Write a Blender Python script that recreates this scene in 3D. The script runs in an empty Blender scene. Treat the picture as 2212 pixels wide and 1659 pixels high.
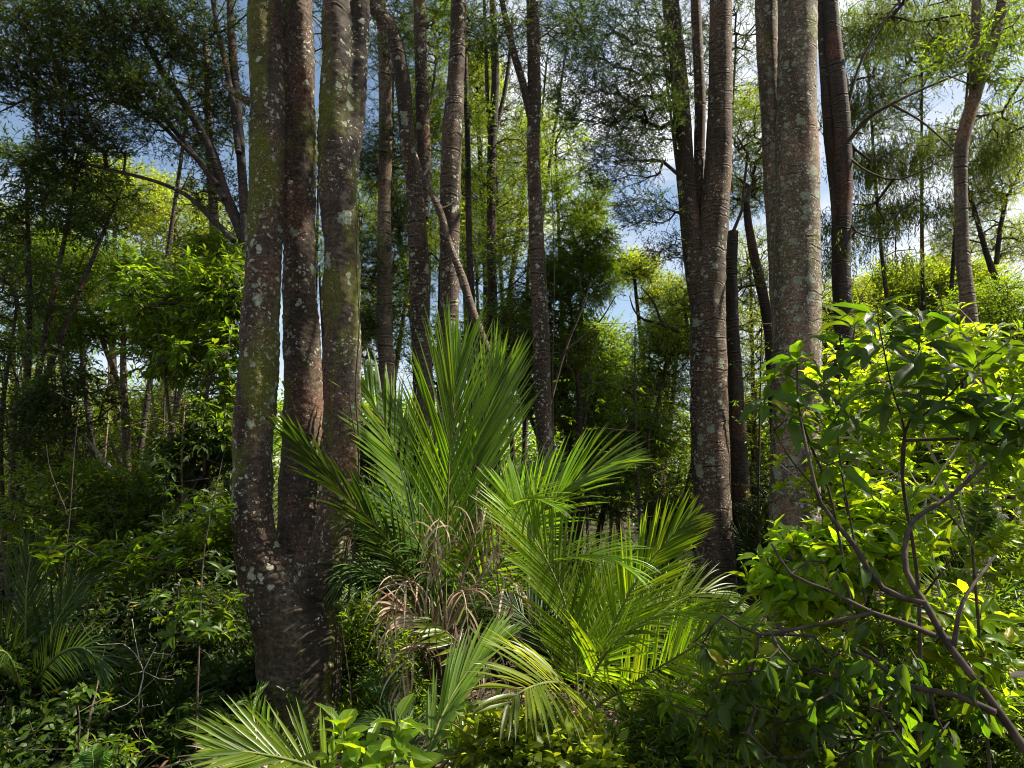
import bpy, math, random
import numpy as np
from mathutils import Vector

# ------------------------------------------------------------------ camera, sky, sun, exposure
scene = bpy.context.scene
C = scene.collection
PITCH = math.radians(7.0)
CAM = np.array([0.0, 0.0, 1.7])
FPX = 1609.0                                    # focal length for a frame 2212 units wide
cam_d = bpy.data.cameras.new("camera"); cam = bpy.data.objects.new("camera", cam_d); C.objects.link(cam)
cam_d.sensor_width = 36.0; cam_d.lens = 36.0 * FPX / 2212.0
cam_d.clip_start = 0.05; cam_d.clip_end = 2000
cam.location = CAM; cam.rotation_euler = (math.radians(90) + PITCH, 0, 0)
scene.camera = cam

SUN_EL, SUN_DIR = math.radians(47), np.array([0.99, 0.14])     # direction (x, y) towards the sun
SUN_DIR = SUN_DIR / np.linalg.norm(SUN_DIR)
SV = Vector((SUN_DIR[0] * math.cos(SUN_EL), SUN_DIR[1] * math.cos(SUN_EL), math.sin(SUN_EL)))
sun_d = bpy.data.lights.new("sun", 'SUN'); sun_d.energy = 5.0; sun_d.angle = math.radians(0.53); sun_d.color = (1.0, 0.93, 0.80)
sun = bpy.data.objects.new("sun", sun_d); C.objects.link(sun)
sun.rotation_euler = SV.to_track_quat('Z', 'Y').to_euler()

world = bpy.data.worlds.new("World"); scene.world = world; world.use_nodes = True
wn, wl = world.node_tree.nodes, world.node_tree.links
wn.clear()
w_out = wn.new('ShaderNodeOutputWorld'); w_bg = wn.new('ShaderNodeBackground'); w_bg.inputs[1].default_value = 0.05
sky = wn.new('ShaderNodeTexSky'); sky.sky_type = 'NISHITA'; sky.sun_disc = False
sky.sun_elevation = SUN_EL; sky.sun_rotation = math.atan2(SUN_DIR[0], SUN_DIR[1])
sky.air_density = 1.0; sky.dust_density = 0.6; sky.ozone_density = 2.0
w_tc = wn.new('ShaderNodeTexCoord')
w_map = wn.new('ShaderNodeMapping'); w_map.inputs['Scale'].default_value = (1.0, 1.0, 2.0); w_map.inputs['Location'].default_value = (0.33, 0.1, 0.25)
w_n = wn.new('ShaderNodeTexNoise'); w_n.inputs['Scale'].default_value = 2.6; w_n.inputs['Detail'].default_value = 9; w_n.inputs['Roughness'].default_value = 0.58
w_r = wn.new('ShaderNodeValToRGB'); w_r.color_ramp.elements[0].position = 0.48; w_r.color_ramp.elements[1].position = 0.62
w_mix = wn.new('ShaderNodeMixRGB'); w_mix.inputs[2].default_value = (7.6, 7.8, 8.2, 1)
w_tint = wn.new('ShaderNodeMixRGB'); w_tint.blend_type = 'MULTIPLY'; w_tint.inputs[0].default_value = 1; w_tint.inputs[2].default_value = (1.45, 1.33, 1.18, 1)
wl.new(w_tc.outputs['Generated'], w_map.inputs[0]); wl.new(w_map.outputs[0], w_n.inputs['Vector'])
wl.new(w_n.outputs['Fac'], w_r.inputs[0]); wl.new(w_r.outputs[0], w_mix.inputs[0])
wl.new(sky.outputs[0], w_tint.inputs[1]); wl.new(w_tint.outputs[0], w_mix.inputs[1])
wl.new(w_mix.outputs[0], w_bg.inputs[0]); wl.new(w_bg.outputs[0], w_out.inputs[0])

vs = scene.view_settings
scene.display_settings.display_device = 'sRGB'
vs.view_transform = 'Standard'; vs.look = 'None'; vs.gamma = 1.0; vs.use_curve_mapping = False
vs.exposure = 1.5
scene.render.engine = 'CYCLES'
cy = scene.cycles
cy.max_bounces = 5; cy.diffuse_bounces = 2; cy.glossy_bounces = 2; cy.transmission_bounces = 4; cy.transparent_max_bounces = 4
cy.use_denoising = True
try: cy.denoiser = 'OPENIMAGEDENOISE'
except Exception: pass
cy.caustics_reflective = False; cy.caustics_refractive = False
cy.sample_clamp_indirect = 4.0
cy.pixel_filter_type = 'BLACKMAN_HARRIS'; cy.filter_width = 1.05

# ------------------------------------------------------------------ helpers
FW = np.array([0, math.cos(PITCH), math.sin(PITCH)]); UP = np.array([0, -math.sin(PITCH), math.cos(PITCH)]); RT = np.array([1.0, 0, 0])
ZUP = np.array([0, 0, 1.0])

def at(px, py, D):
    """a world point at depth y = D seen in direction (px, py)"""
    d = RT * ((px - 1106) / FPX) + FW + UP * (-(py - 829.5) / FPX)
    return CAM + d * (D / d[1])

def rad(w, p):
    """radius in metres of something w units wide seen at point p"""
    return w * 0.5 / FPX * float(np.dot(np.asarray(p) - CAM, FW))

def nrmz(v):
    return v / np.maximum(np.linalg.norm(v, axis=-1, keepdims=True), 1e-9)

_NS = np.random.default_rng(5)
_NK = _NS.normal(size=(10, 3)); _NP = _NS.uniform(0, 6.28, 10)
def field(p, s):
    """cheap smooth noise, about -1..1, features of size 1/s"""
    p = np.asarray(p) * s
    v = 0
    for k in range(10):
        v = v + np.sin(p @ (_NK[k] * (1.0 + 0.25 * k)) + _NP[k])
    return v / 4.0

def ground_z(x, y):
    x = np.asarray(x, float); y = np.asarray(y, float)
    p = np.stack([x, y, np.zeros_like(x)], -1)
    return 0.10 * field(p, 0.45) + 0.03 * field(p, 1.9) - 0.006 * np.clip(y - 5, 0, 200)

class MB:
    def __init__(s): s.v = []; s.f = {}; s.n = 0; s.uv = []; s.has_uv = False
    def add(s, v, f, uv=None):
        v = np.asarray(v, np.float32).reshape(-1, 3); f = np.asarray(f, np.int64)
        if f.size: s.f.setdefault(f.shape[1], []).append(f + s.n)
        s.v.append(v); s.n += len(v)
        if uv is None: uv = np.zeros((len(v), 2), np.float32)
        else: s.has_uv = True
        s.uv.append(np.asarray(uv, np.float32))
    def mesh(s, name, mat, smooth=True, origin=(0, 0, 0)):
        me = bpy.data.meshes.new(name)
        if not s.v: return me
        v = np.concatenate(s.v) - np.asarray(origin, np.float32)
        lo, starts, tot = [], [], 0
        for k, fl in s.f.items():
            f = np.concatenate(fl); lo.append(f.ravel())
            starts.append(tot + np.arange(len(f)) * k); tot += f.size
        lo = np.concatenate(lo); st = np.concatenate(starts)
        me.vertices.add(len(v)); me.vertices.foreach_set('co', v.ravel().astype(np.float32))
        me.loops.add(len(lo)); me.loops.foreach_set('vertex_index', lo.astype(np.int32))
        me.polygons.add(len(st)); me.polygons.foreach_set('loop_start', st.astype(np.int32))
        if s.has_uv:
            uvs = np.concatenate(s.uv)
            me.uv_layers.new(name="UVMap"); me.uv_layers[0].data.foreach_set('uv', uvs[lo].ravel().astype(np.float32))
        me.update(calc_edges=True)
        if smooth: me.polygons.foreach_set('use_smooth', np.ones(len(st), bool))
        me.materials.append(mat)
        return me

def tag(o, label=None, cat=None, group=None, kind=None):
    if label: o['label'] = label
    if cat: o['category'] = cat
    if group: o['group'] = group
    if kind: o['kind'] = kind
    return o

def thing(name, loc, label, cat, group=None):
    o = bpy.data.objects.new(name, None); o.empty_display_size = 0.2
    C.objects.link(o); o.location = [float(a) for a in loc]
    return tag(o, label, cat, group)

def part(name, mb, mat, parent, smooth=True, label=None):
    org = parent.location if parent is not None else (0, 0, 0)
    me = mb.mesh(name, mat, smooth, tuple(org)) if isinstance(mb, MB) else mb
    o = bpy.data.objects.new(name, me); C.objects.link(o); o.parent = parent
    if label: o['label'] = label
    return o

def resample(pts, rs, step):
    """Catmull-Rom through pts with radii rs"""
    P = np.asarray(pts, float); R = np.asarray(rs, float)
    Q = np.vstack([2 * P[0] - P[1], P, 2 * P[-1] - P[-2]]); S = np.concatenate([[R[0]], R, [R[-1]]])
    op, orr = [], []
    for i in range(1, len(Q) - 2):
        n = max(1, int(np.linalg.norm(Q[i + 1] - Q[i]) / step))
        for t in np.arange(n) / n:
            t2, t3 = t * t, t ** 3
            b = np.array([-t3 + 2 * t2 - t, 3 * t3 - 5 * t2 + 2, -3 * t3 + 4 * t2 + t, t3 - t2]) / 2
            op.append(b @ Q[i - 1:i + 3]); orr.append(S[i] * (1 - t) + S[i + 1] * t)
    op.append(P[-1]); orr.append(R[-1])
    return np.array(op), np.array(orr)

def tube(mb, pts, rs, sides=8, step=0.1, lump=0.0, seed=0, cap=True):
    P, R = resample(pts, rs, step)
    T = nrmz(np.gradient(P, axis=0))
    ref = np.array([0, 1.0, 0]) if abs(T[:, 1]).mean() < 0.8 else np.array([1.0, 0, 0])
    U = nrmz(np.cross(ref, T)); W = np.cross(T, U)
    a = np.arange(sides) / sides * 2 * math.pi
    ring = U[:, None] * np.cos(a)[None, :, None] + W[:, None] * np.sin(a)[None, :, None]
    V = P[:, None] + ring * R[:, None, None]
    if lump:
        q = V + seed * 3.7
        qz = q.copy(); qz[..., 2] *= 0.45
        d = 0.6 * field(qz, 5.0) + 0.35 * field(q * np.array([1, 1, 3.0]), 9.0)
        V = V + ring * (d * lump * R[:, None])[..., None]
    n = len(P)
    i = (np.arange(n - 1)[:, None] * sides + np.arange(sides)[None]).ravel()
    j = (np.arange(n - 1)[:, None] * sides + (np.arange(sides)[None] + 1) % sides).ravel()
    mb.add(V.reshape(-1, 3), np.stack([i, j, j + sides, i + sides], 1))
    if cap:
        for e, o in ((0, -1), (n - 1, 1)):
            ids = np.arange(sides); k = mb
            vv = np.vstack([V[e], P[e] + T[e] * o * R[e] * 0.3])
            nx = (ids + 1) % sides
            mb.add(vv, np.stack([ids, nx, np.full(sides, sides)], 1) if o > 0 else np.stack([nx, ids, np.full(sides, sides)], 1))
    return P, R

def frusta(mb, A, B, ra, rb, sides=4):
    """one tapered prism per edge A->B"""
    A = np.asarray(A); B = np.asarray(B)
    T = nrmz(B - A); ref = np.where(np.abs(T[:, 2:3]) > 0.9, np.array([[1.0, 0, 0]]), np.array([[0, 0, 1.0]]))
    U = nrmz(np.cross(ref, T)); W = np.cross(T, U)
    a = np.arange(sides) / sides * 2 * math.pi
    ring = U[:, None] * np.cos(a)[None, :, None] + W[:, None] * np.sin(a)[None, :, None]
    V0 = A[:, None] - T[:, None] * ra[:, None, None] * 0.3 + ring * ra[:, None, None]; V1 = B[:, None] + ring * rb[:, None, None]
    V = np.concatenate([V0, V1], 1)
    n = len(A); base = np.arange(n)[:, None] * 2 * sides
    s = np.arange(sides)[None]; s2 = (s + 1) % sides
    F = np.stack([base + s, base + s2, base + s2 + sides, base + s + sides], -1).reshape(-1, 4)
    mb.add(V.reshape(-1, 3), F)

def place(mb, tmpl, pos, X, N, scale, wid=None):
    """copies of a leaf template: x runs along X, z along N"""
    tv, tf, tuv = tmpl
    X = nrmz(X); Y = nrmz(np.cross(N, X)); Z = np.cross(X, Y)
    s = np.broadcast_to(np.asarray(scale, float), (len(pos),))[:, None, None]
    w = 1.0 if wid is None else np.asarray(wid)[:, None, None]
    V = pos[:, None] + s * (tv[None, :, 0:1] * X[:, None] + w * tv[None, :, 1:2] * Y[:, None] + tv[None, :, 2:3] * Z[:, None])
    k = len(tv)
    F = (tf[None] + (np.arange(len(pos)) * k)[:, None, None]).reshape(-1, tf.shape[1])
    mb.add(V.reshape(-1, 3), F, None if tuv is None else np.tile(tuv, (len(pos), 1)))

# leaf templates (unit length)
def kite(w=0.36, fold=0.10, bend=-0.06):
    v = np.array([[0, 0, 0], [0.42, w / 2, fold], [1, 0, bend], [0.42, -w / 2, fold]])
    return v, np.array([[0, 2, 1], [0, 3, 2]]), None
def lance(w=0.30, fold=0.07, bend=0.25):
    xs = np.array([0, 0.3, 0.68, 1.0]); hw = np.array([0.02, 1, 0.8, 0.0]) * w / 2
    v, f = [], []
    for i, x in enumerate(xs):
        z = -bend * x * x
        v += [[x, hw[i], z + fold * hw[i] / w * 2], [x, 0, z], [x, -hw[i], z + fold * hw[i] / w * 2]]
    for i in range(3):
        a = i * 3
        f += [[a, a + 3, a + 4, a + 1], [a + 1, a + 4, a + 5, a + 2]]
    return np.array(v), np.array(f), None
def big_leaf(w=0.34, bend=0.5, wave=0.03, fold=0.10, petiole=0.1, seg=10, tipy=0.0):
    v, f, uv = [], [], []
    ang = 0.0; x = z = 0.0; ds = 1.0 / seg
    for i in range(seg + 1):
        t = i / seg
        if t < petiole: h = 0.018
        else:
            q = (t - petiole) / (1 - petiole)
            h = w / 2 * (math.sin(math.pi * q ** 0.85) ** 0.75) * (1 - 0.25 * q) if 0 < q < 1 else 0.004
            h = max(h, 0.004)
        for sgn in (1, 0.5, 0, -0.5, -1):
            wz = wave * math.sin(t * 17 + sgn * 2.1) * abs(sgn) * (1 if t > petiole else 0)
            v.append([x + math.sin(ang) * (-0.0) , sgn * h, z + fold * abs(sgn) * h / w * 2 + wz + tipy * t])
            uv.append([0.5 + 0.5 * sgn * min(1, h / (w / 2)), t])
        ang += bend * ds * 1.6
        x += math.cos(ang) * ds; z -= math.sin(ang) * ds
    for i in range(seg):
        for k in range(4):
            a = i * 5 + k
            f.append([a, a + 5, a + 6, a + 1])
    return np.array(v), np.array(f), np.array(uv)
KITE = kite(); KITE_N = kite(0.24, 0.06, -0.1); LANCE = lance(); OVAL = lance(0.5, 0.08, 0.15); LANCE_D = lance(0.27, 0.08, 0.55)

def rnd_dir(rng, n):
    v = rng.normal(size=(n, 3)); return nrmz(v)

# ------------------------------------------------------------------ materials
def newmat(name):
    m = bpy.data.materials.new(name); m.use_nodes = True
    nt = m.node_tree; nt.nodes.clear()
    return m, nt.nodes, nt.links
def ramp(nd, stops, interp='LINEAR'):
    r = nd.new('ShaderNodeValToRGB'); cr = r.color_ramp; cr.interpolation = interp
    while len(cr.elements) < len(stops): cr.elements.new(0.5)
    for e, (p, c) in zip(cr.elements, stops):
        e.position = p; e.color = (c, c, c, 1) if isinstance(c, (int, float)) else (*c, 1)
    return r
def mixc(nd, lk, fac, a, b, bt='MIX'):
    m = nd.new('ShaderNodeMixRGB'); m.blend_type = bt
    for i, s in ((0, fac), (1, a), (2, b)):
        if hasattr(s, 'is_linked') or hasattr(s, 'links'): lk.new(s, m.inputs[i])
        elif isinstance(s, (int, float)): m.inputs[i].default_value = s if i == 0 else (s, s, s, 1)
        else: m.inputs[i].default_value = (*s, 1)
    return m.outputs[0]
def math_n(nd, lk, op, a, b=None, c=None, clamp=False):
    m = nd.new('ShaderNodeMath'); m.operation = op; m.use_clamp = clamp
    for i, s in enumerate((a, b, c)):
        if s is None: continue
        if hasattr(s, 'links'): lk.new(s, m.inputs[i])
        else: m.inputs[i].default_value = s
    return m.outputs[0]

def leaf_mat(name, cols, trans, rough=0.42, mix=0.45, yellow=0.02, spec=0.32, veins=False, tips=False, ycol=(0.35, 0.27, 0.02)):
    """cols: ramp of leaf colours picked per leaf; trans: colour of light coming through"""
    m, nd, lk = newmat(name)
    out = nd.new('ShaderNodeOutputMaterial'); geo = nd.new('ShaderNodeNewGeometry')
    k = len(cols)
    r = ramp(nd, [((i + 0.5) / k * (1 - yellow), c) for i, c in enumerate(cols)] + ([(1 - yellow, cols[-1]), (min(1, 1 - yellow + 0.004), ycol)] if yellow > 0 else []))
    lk.new(geo.outputs['Random Per Island'], r.inputs[0])
    col = r.outputs[0]
    tc = nd.new('ShaderNodeTexCoord')
    no = nd.new('ShaderNodeTexNoise'); no.inputs['Scale'].default_value = 1.3; no.inputs['Detail'].default_value = 3
    lk.new(tc.outputs['Object'], no.inputs['Vector'])
    rr = ramp(nd, [(0.35, 0.62), (0.65, 1.3)]); lk.new(no.outputs['Fac'], rr.inputs[0])
    col = mixc(nd, lk, 1.0, col, rr.outputs[0], 'MULTIPLY')
    tcol = mixc(nd, lk, 1.0, rr.outputs[0], trans, 'MULTIPLY')
    hv = nd.new('ShaderNodeHueSaturation'); lk.new(tcol, hv.inputs['Color'])
    lk.new(math_n(nd, lk, 'MULTIPLY_ADD', geo.outputs['Random Per Island'], 0.05, 0.475), hv.inputs['Hue'])
    vv = math_n(nd, lk, 'FRACT', math_n(nd, lk, 'MULTIPLY', geo.outputs['Random Per Island'], 17.3))
    lk.new(math_n(nd, lk, 'MULTIPLY_ADD', vv, 0.7, 0.65), hv.inputs['Value'])
    tcol = hv.outputs[0]
    bs = nd.new('ShaderNodeBsdfPrincipled'); tr = nd.new('ShaderNodeBsdfTranslucent'); mx = nd.new('ShaderNodeMixShader')
    bs.inputs['Roughness'].default_value = rough; bs.inputs['Specular IOR Level'].default_value = spec
    if veins:
        uv = nd.new('ShaderNodeUVMap'); sp = nd.new('ShaderNodeSeparateXYZ'); lk.new(uv.outputs[0], sp.inputs[0])
        ax = math_n(nd, lk, 'ABSOLUTE', math_n(nd, lk, 'SUBTRACT', sp.outputs[0], 0.5))
        mid = math_n(nd, lk, 'LESS_THAN', ax, 0.035)
        w = math_n(nd, lk, 'SUBTRACT', math_n(nd, lk, 'MULTIPLY', sp.outputs[1], 13.0), math_n(nd, lk, 'MULTIPLY', ax, 6.0))
        sd = math_n(nd, lk, 'LESS_THAN', math_n(nd, lk, 'ABSOLUTE', math_n(nd, lk, 'SUBTRACT', math_n(nd, lk, 'FRACT', w), 0.5)), 0.06)
        vm = math_n(nd, lk, 'MAXIMUM', mid, math_n(nd, lk, 'MULTIPLY', sd, 0.45))
        col = mixc(nd, lk, math_n(nd, lk, 'MULTIPLY', vm, 0.5), col, tuple(min(1, 2.2 * x + 0.02) for x in cols[-1]))
        tcol = mixc(nd, lk, math_n(nd, lk, 'MULTIPLY', vm, 0.45), tcol, (0.05, 0.09, 0.01))
        n2 = nd.new('ShaderNodeTexNoise'); n2.inputs['Scale'].default_value = 30; n2.inputs['Detail'].default_value = 2
        lk.new(tc.outputs['Object'], n2.inputs['Vector'])
        sp2 = ramp(nd, [(0.70, 0), (0.74, 1)]); lk.new(n2.outputs['Fac'], sp2.inputs[0])
        col = mixc(nd, lk, math_n(nd, lk, 'MULTIPLY', sp2.outputs[0], 0.7), col, (0.16, 0.09, 0.015))
        bp = nd.new('ShaderNodeBump'); bp.inputs['Strength'].default_value = 0.35; bp.inputs['Distance'].default_value = 0.002
        lk.new(w if False else vm, bp.inputs['Height']); lk.new(bp.outputs[0], bs.inputs['Normal'])
    if tips:   # withered ends and a few stray brown stretches
        uv = nd.new('ShaderNodeUVMap'); sp = nd.new('ShaderNodeSeparateXYZ'); lk.new(uv.outputs[0], sp.inputs[0])
        n3 = nd.new('ShaderNodeTexNoise'); n3.inputs['Scale'].default_value = 22; n3.inputs['Detail'].default_value = 3; lk.new(tc.outputs['Object'], n3.inputs['Vector'])
        q = math_n(nd, lk, 'ADD', math_n(nd, lk, 'MULTIPLY', vv, 0.16), math_n(nd, lk, 'ADD', sp.outputs[1], math_n(nd, lk, 'MULTIPLY', n3.outputs['Fac'], 0.30)))
        tf = ramp(nd, [(0.0, 0), (1.0, 0)]); q2 = math_n(nd, lk, 'MULTIPLY', math_n(nd, lk, 'SUBTRACT', q, 1.17), 12.0, clamp=True)
        col = mixc(nd, lk, math_n(nd, lk, 'MULTIPLY', q2, 0.85), col, (0.20, 0.12, 0.05)); tcol = mixc(nd, lk, math_n(nd, lk, 'MULTIPLY', q2, 0.85), tcol, (0.16, 0.09, 0.03))
        ln = math_n(nd, lk, 'LESS_THAN', math_n(nd, lk, 'ABSOLUTE', math_n(nd, lk, 'SUBTRACT', sp.outputs[0], 0.5)), 0.08)
        col = mixc(nd, lk, math_n(nd, lk, 'MULTIPLY', ln, 0.4), col, (0.14, 0.18, 0.04))
    lk.new(col, bs.inputs['Base Color']); lk.new(tcol, tr.inputs['Color'])
    mx.inputs[0].default_value = mix
    lk.new(bs.outputs[0], mx.inputs[1]); lk.new(tr.outputs[0], mx.inputs[2]); lk.new(mx.outputs[0], out.inputs[0])
    return m

def bark_mat(name, base=(0.075, 0.055, 0.04), red=(0.14, 0.055, 0.032), redamt=0.5, lichen=0.5, moss=0.3, rings=0.5, scale=1.0, bump=1.0, mosscol=(0.11, 0.12, 0.012)):
    m, nd, lk = newmat(name)
    out = nd.new('ShaderNodeOutputMaterial'); bs = nd.new('ShaderNodeBsdfPrincipled'); lk.new(bs.outputs[0], out.inputs[0])
    tc = nd.new('ShaderNodeTexCoord'); O = tc.outputs['Object']
    def noise(sc, det=4, rough=0.55, vec=None, dist=0):
        n = nd.new('ShaderNodeTexNoise'); n.inputs['Scale'].default_value = sc; n.inputs['Detail'].default_value = det; n.inputs['Roughness'].default_value = rough
        n.inputs['Distortion'].default_value = dist
        lk.new(vec if vec is not None else O, n.inputs['Vector']); return n
    def mapping(s):
        mp = nd.new('ShaderNodeMapping'); mp.inputs['Scale'].default_value = s; lk.new(O, mp.inputs[0]); return mp.outputs[0]
    big = noise(1.6 * scale, 5); fine = noise(45 * scale, 6, 0.7); horiz = noise(9 * scale, 5, 0.6, mapping((1, 1, 5.5)))
    c0 = ramp(nd, [(0.3, tuple(x * 0.55 for x in base)), (0.5, base), (0.7, tuple(min(1, x * 1.6) for x in base))]); lk.new(horiz.outputs['Fac'], c0.inputs[0])
    rm = ramp(nd, [(0.62 - 0.3 * redamt, 0), (0.78 - 0.3 * redamt, 1)]); lk.new(big.outputs['Fac'], rm.inputs[0])
    col = mixc(nd, lk, math_n(nd, lk, 'MULTIPLY', rm.outputs[0], 0.85), c0.outputs[0], red)
    fr = ramp(nd, [(0.34, 0.30), (0.66, 1.75)]); lk.new(fine.outputs['Fac'], fr.inputs[0])
    col = mixc(nd, lk, 1.0, col, fr.outputs[0], 'MULTIPLY')
    # vertical dark streaks in the bark
    vs_ = noise(4.0 * scale, 4, 0.6, mapping((1, 1, 0.14)))
    vr = ramp(nd, [(0.46, 0.0), (0.62, 0.75)]); lk.new(vs_.outputs['Fac'], vr.inputs[0]); vr.color_ramp.elements[0].position = 0.46; vr.color_ramp.elements[1].position = 0.60
    col = mixc(nd, lk, vr.outputs[0], col, tuple(x * 0.28 for x in base))
    height = math_n(nd, lk, 'MULTIPLY', fine.outputs['Fac'], 0.35)
    height = math_n(nd, lk, 'ADD', height, math_n(nd, lk, 'MULTIPLY', horiz.outputs['Fac'], 0.25))
    if rings > 0:
        sp = nd.new('ShaderNodeSeparateXYZ'); lk.new(O, sp.inputs[0])
        wob = noise(2.2 * scale, 3); zz = math_n(nd, lk, 'MULTIPLY_ADD', wob.outputs['Fac'], 0.28, sp.outputs[2])
        vo = nd.new('ShaderNodeTexVoronoi'); vo.voronoi_dimensions = '1D'; vo.feature = 'DISTANCE_TO_EDGE'; vo.inputs['Scale'].default_value = 8.5 * scale
        lk.new(zz, vo.inputs['W'])
        rg = ramp(nd, [(0.0, 1.0), (0.05, 0.6), (0.11, 0.0)]); lk.new(vo.outputs['Distance'], rg.inputs[0])
        msk = noise(5 * scale, 3); mr = ramp(nd, [(0.64 - 0.3 * rings, 0), (0.76 - 0.3 * rings, 1)]); lk.new(msk.outputs['Fac'], mr.inputs[0])
        rf = math_n(nd, lk, 'MULTIPLY', rg.outputs[0], mr.outputs[0])
        col = mixc(nd, lk, math_n(nd, lk, 'MULTIPLY', rf, 0.75), col, tuple(x * 0.25 for x in base))
        height = math_n(nd, lk, 'SUBTRACT', height, math_n(nd, lk, 'MULTIPLY', rf, 0.9))
        pale = ramp(nd, [(0.12, 0.0), (0.17, 1.0), (0.24, 0.0)]); lk.new(vo.outputs['Distance'], pale.inputs[0])
        pf = math_n(nd, lk, 'MULTIPLY', pale.outputs[0], mr.outputs[0])
        col = mixc(nd, lk, math_n(nd, lk, 'MULTIPLY', pf, 0.35), col, (0.28, 0.21, 0.15))
        height = math_n(nd, lk, 'ADD', height, math_n(nd, lk, 'MULTIPLY', pf, 0.5))
    if moss > 0:
        mn = noise(1.5 * scale, 7, 0.62, mapping((1.5, 1.5, 0.55)), 0.4); mm = ramp(nd, [(0.66 - 0.26 * moss, 0), (0.74 - 0.26 * moss, 1)]); lk.new(mn.outputs['Fac'], mm.inputs[0])
        mt = noise(120, 3, 0.7); mc = ramp(nd, [(0.35, tuple(x * 0.35 for x in mosscol)), (0.65, tuple(x * 1.5 for x in mosscol))]); lk.new(mt.outputs['Fac'], mc.inputs[0])
        mf = math_n(nd, lk, 'MULTIPLY', mm.outputs[0], 0.85)
        col = mixc(nd, lk, mf, col, mc.outputs[0])
        height = math_n(nd, lk, 'ADD', height, math_n(nd, lk, 'MULTIPLY', math_n(nd, lk, 'MULTIPLY', mt.outputs['Fac'], mf), 1.3))
    if lichen > 0:
        wp2 = noise(55 * scale, 4, 0.7); wp = noise(16 * scale, 4, 0.6); add = nd.new('ShaderNodeVectorMath'); add.operation = 'MULTIPLY_ADD'
        lk.new(wp.outputs['Color'], add.inputs[0]); add.inputs[1].default_value = (0.09 / scale,) * 3; lk.new(O, add.inputs[2])
        for sc, th, msc, cc in ((7.5, 0.28, 1.1, (0.28, 0.31, 0.22)), (17, 0.26, 1.9, (0.40, 0.41, 0.31)), (38, 0.28, 2.3, (0.46, 0.44, 0.34)), (85, 0.26, 1.6, (0.32, 0.30, 0.22))):
            vo = nd.new('ShaderNodeTexVoronoi'); vo.inputs['Scale'].default_value = sc * scale; lk.new(add.outputs[0], vo.inputs['Vector'])
            sc_ = nd.new('ShaderNodeSeparateColor'); lk.new(vo.outputs['Color'], sc_.inputs[0])
            mk = noise(msc * scale, 3, 0.6); mk2 = ramp(nd, [(0.63 - 0.22 * lichen, 0), (0.69 - 0.22 * lichen, 1)]); lk.new(mk.outputs['Fac'], mk2.inputs[0])
            rag = math_n(nd, lk, 'MULTIPLY_ADD', wp2.outputs['Fac'], 1.3, 0.35)
            thr = math_n(nd, lk, 'MULTIPLY', math_n(nd, lk, 'MULTIPLY', math_n(nd, lk, 'MULTIPLY', math_n(nd, lk, 'POWER', sc_.outputs[0], 1.6), th * 1.8), rag), mk2.outputs[0])
            f = math_n(nd, lk, 'MULTIPLY', math_n(nd, lk, 'SUBTRACT', thr, vo.outputs['Distance']), 16.0, clamp=True)
            tex = ramp(nd, [(0.36, 0.42), (0.52, 1.1)]); lk.new(fine.outputs['Fac'], tex.inputs[0])
            lc = mixc(nd, lk, 1.0, cc, tex.outputs[0], 'MULTIPLY')
            lc = mixc(nd, lk, math_n(nd, lk, 'MULTIPLY', sc_.outputs[1], 0.45), lc, (0.16, 0.19, 0.09))
            col = mixc(nd, lk, math_n(nd, lk, 'MULTIPLY', f, 0.85), col, lc)
            height = math_n(nd, lk, 'ADD', height, math_n(nd, lk, 'MULTIPLY', f, 0.35))
    lk.new(col, bs.inputs['Base Color']); bs.inputs['Roughness'].default_value = 0.85; bs.inputs['Specular IOR Level'].default_value = 0.25
    bp = nd.new('ShaderNodeBump'); bp.inputs['Strength'].default_value = 1.0; bp.inputs['Distance'].default_value = 0.012 * bump / scale
    lk.new(height, bp.inputs['Height']); lk.new(bp.outputs[0], bs.inputs['Normal'])
    return m

def plain_mat(name, a, b, sc=20, rough=0.85, island=False, trans=0.0):
    m, nd, lk = newmat(name)
    out = nd.new('ShaderNodeOutputMaterial'); bs = nd.new('ShaderNodeBsdfPrincipled')
    tc = nd.new('ShaderNodeTexCoord'); n = nd.new('ShaderNodeTexNoise'); n.inputs['Scale'].default_value = sc; n.inputs['Detail'].default_value = 5
    lk.new(tc.outputs['Object'], n.inputs['Vector']); r = ramp(nd, [(0.3, a), (0.7, b)])
    if island:
        g = nd.new('ShaderNodeNewGeometry')
        lk.new(math_n(nd, lk, 'MULTIPLY_ADD', g.outputs['Random Per Island'], 0.5, math_n(nd, lk, 'MULTIPLY', n.outputs['Fac'], 0.5)), r.inputs[0])
    else: lk.new(n.outputs['Fac'], r.inputs[0])
    lk.new(r.outputs[0], bs.inputs['Base Color']); bs.inputs['Roughness'].default_value = rough; bs.inputs['Specular IOR Level'].default_value = 0.3
    if trans:
        t = nd.new('ShaderNodeBsdfTranslucent'); lk.new(r.outputs[0], t.inputs[0]); mx = nd.new('ShaderNodeMixShader'); mx.inputs[0].default_value = trans
        lk.new(bs.outputs[0], mx.inputs[1]); lk.new(t.outputs[0], mx.inputs[2]); lk.new(mx.outputs[0], out.inputs[0])
    else: lk.new(bs.outputs[0], out.inputs[0])
    bp = nd.new('ShaderNodeBump'); bp.inputs['Strength'].default_value = 0.5; bp.inputs['Distance'].default_value = 0.01
    lk.new(n.outputs['Fac'], bp.inputs['Height']); lk.new(bp.outputs[0], bs.inputs['Normal'])
    return m

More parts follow.
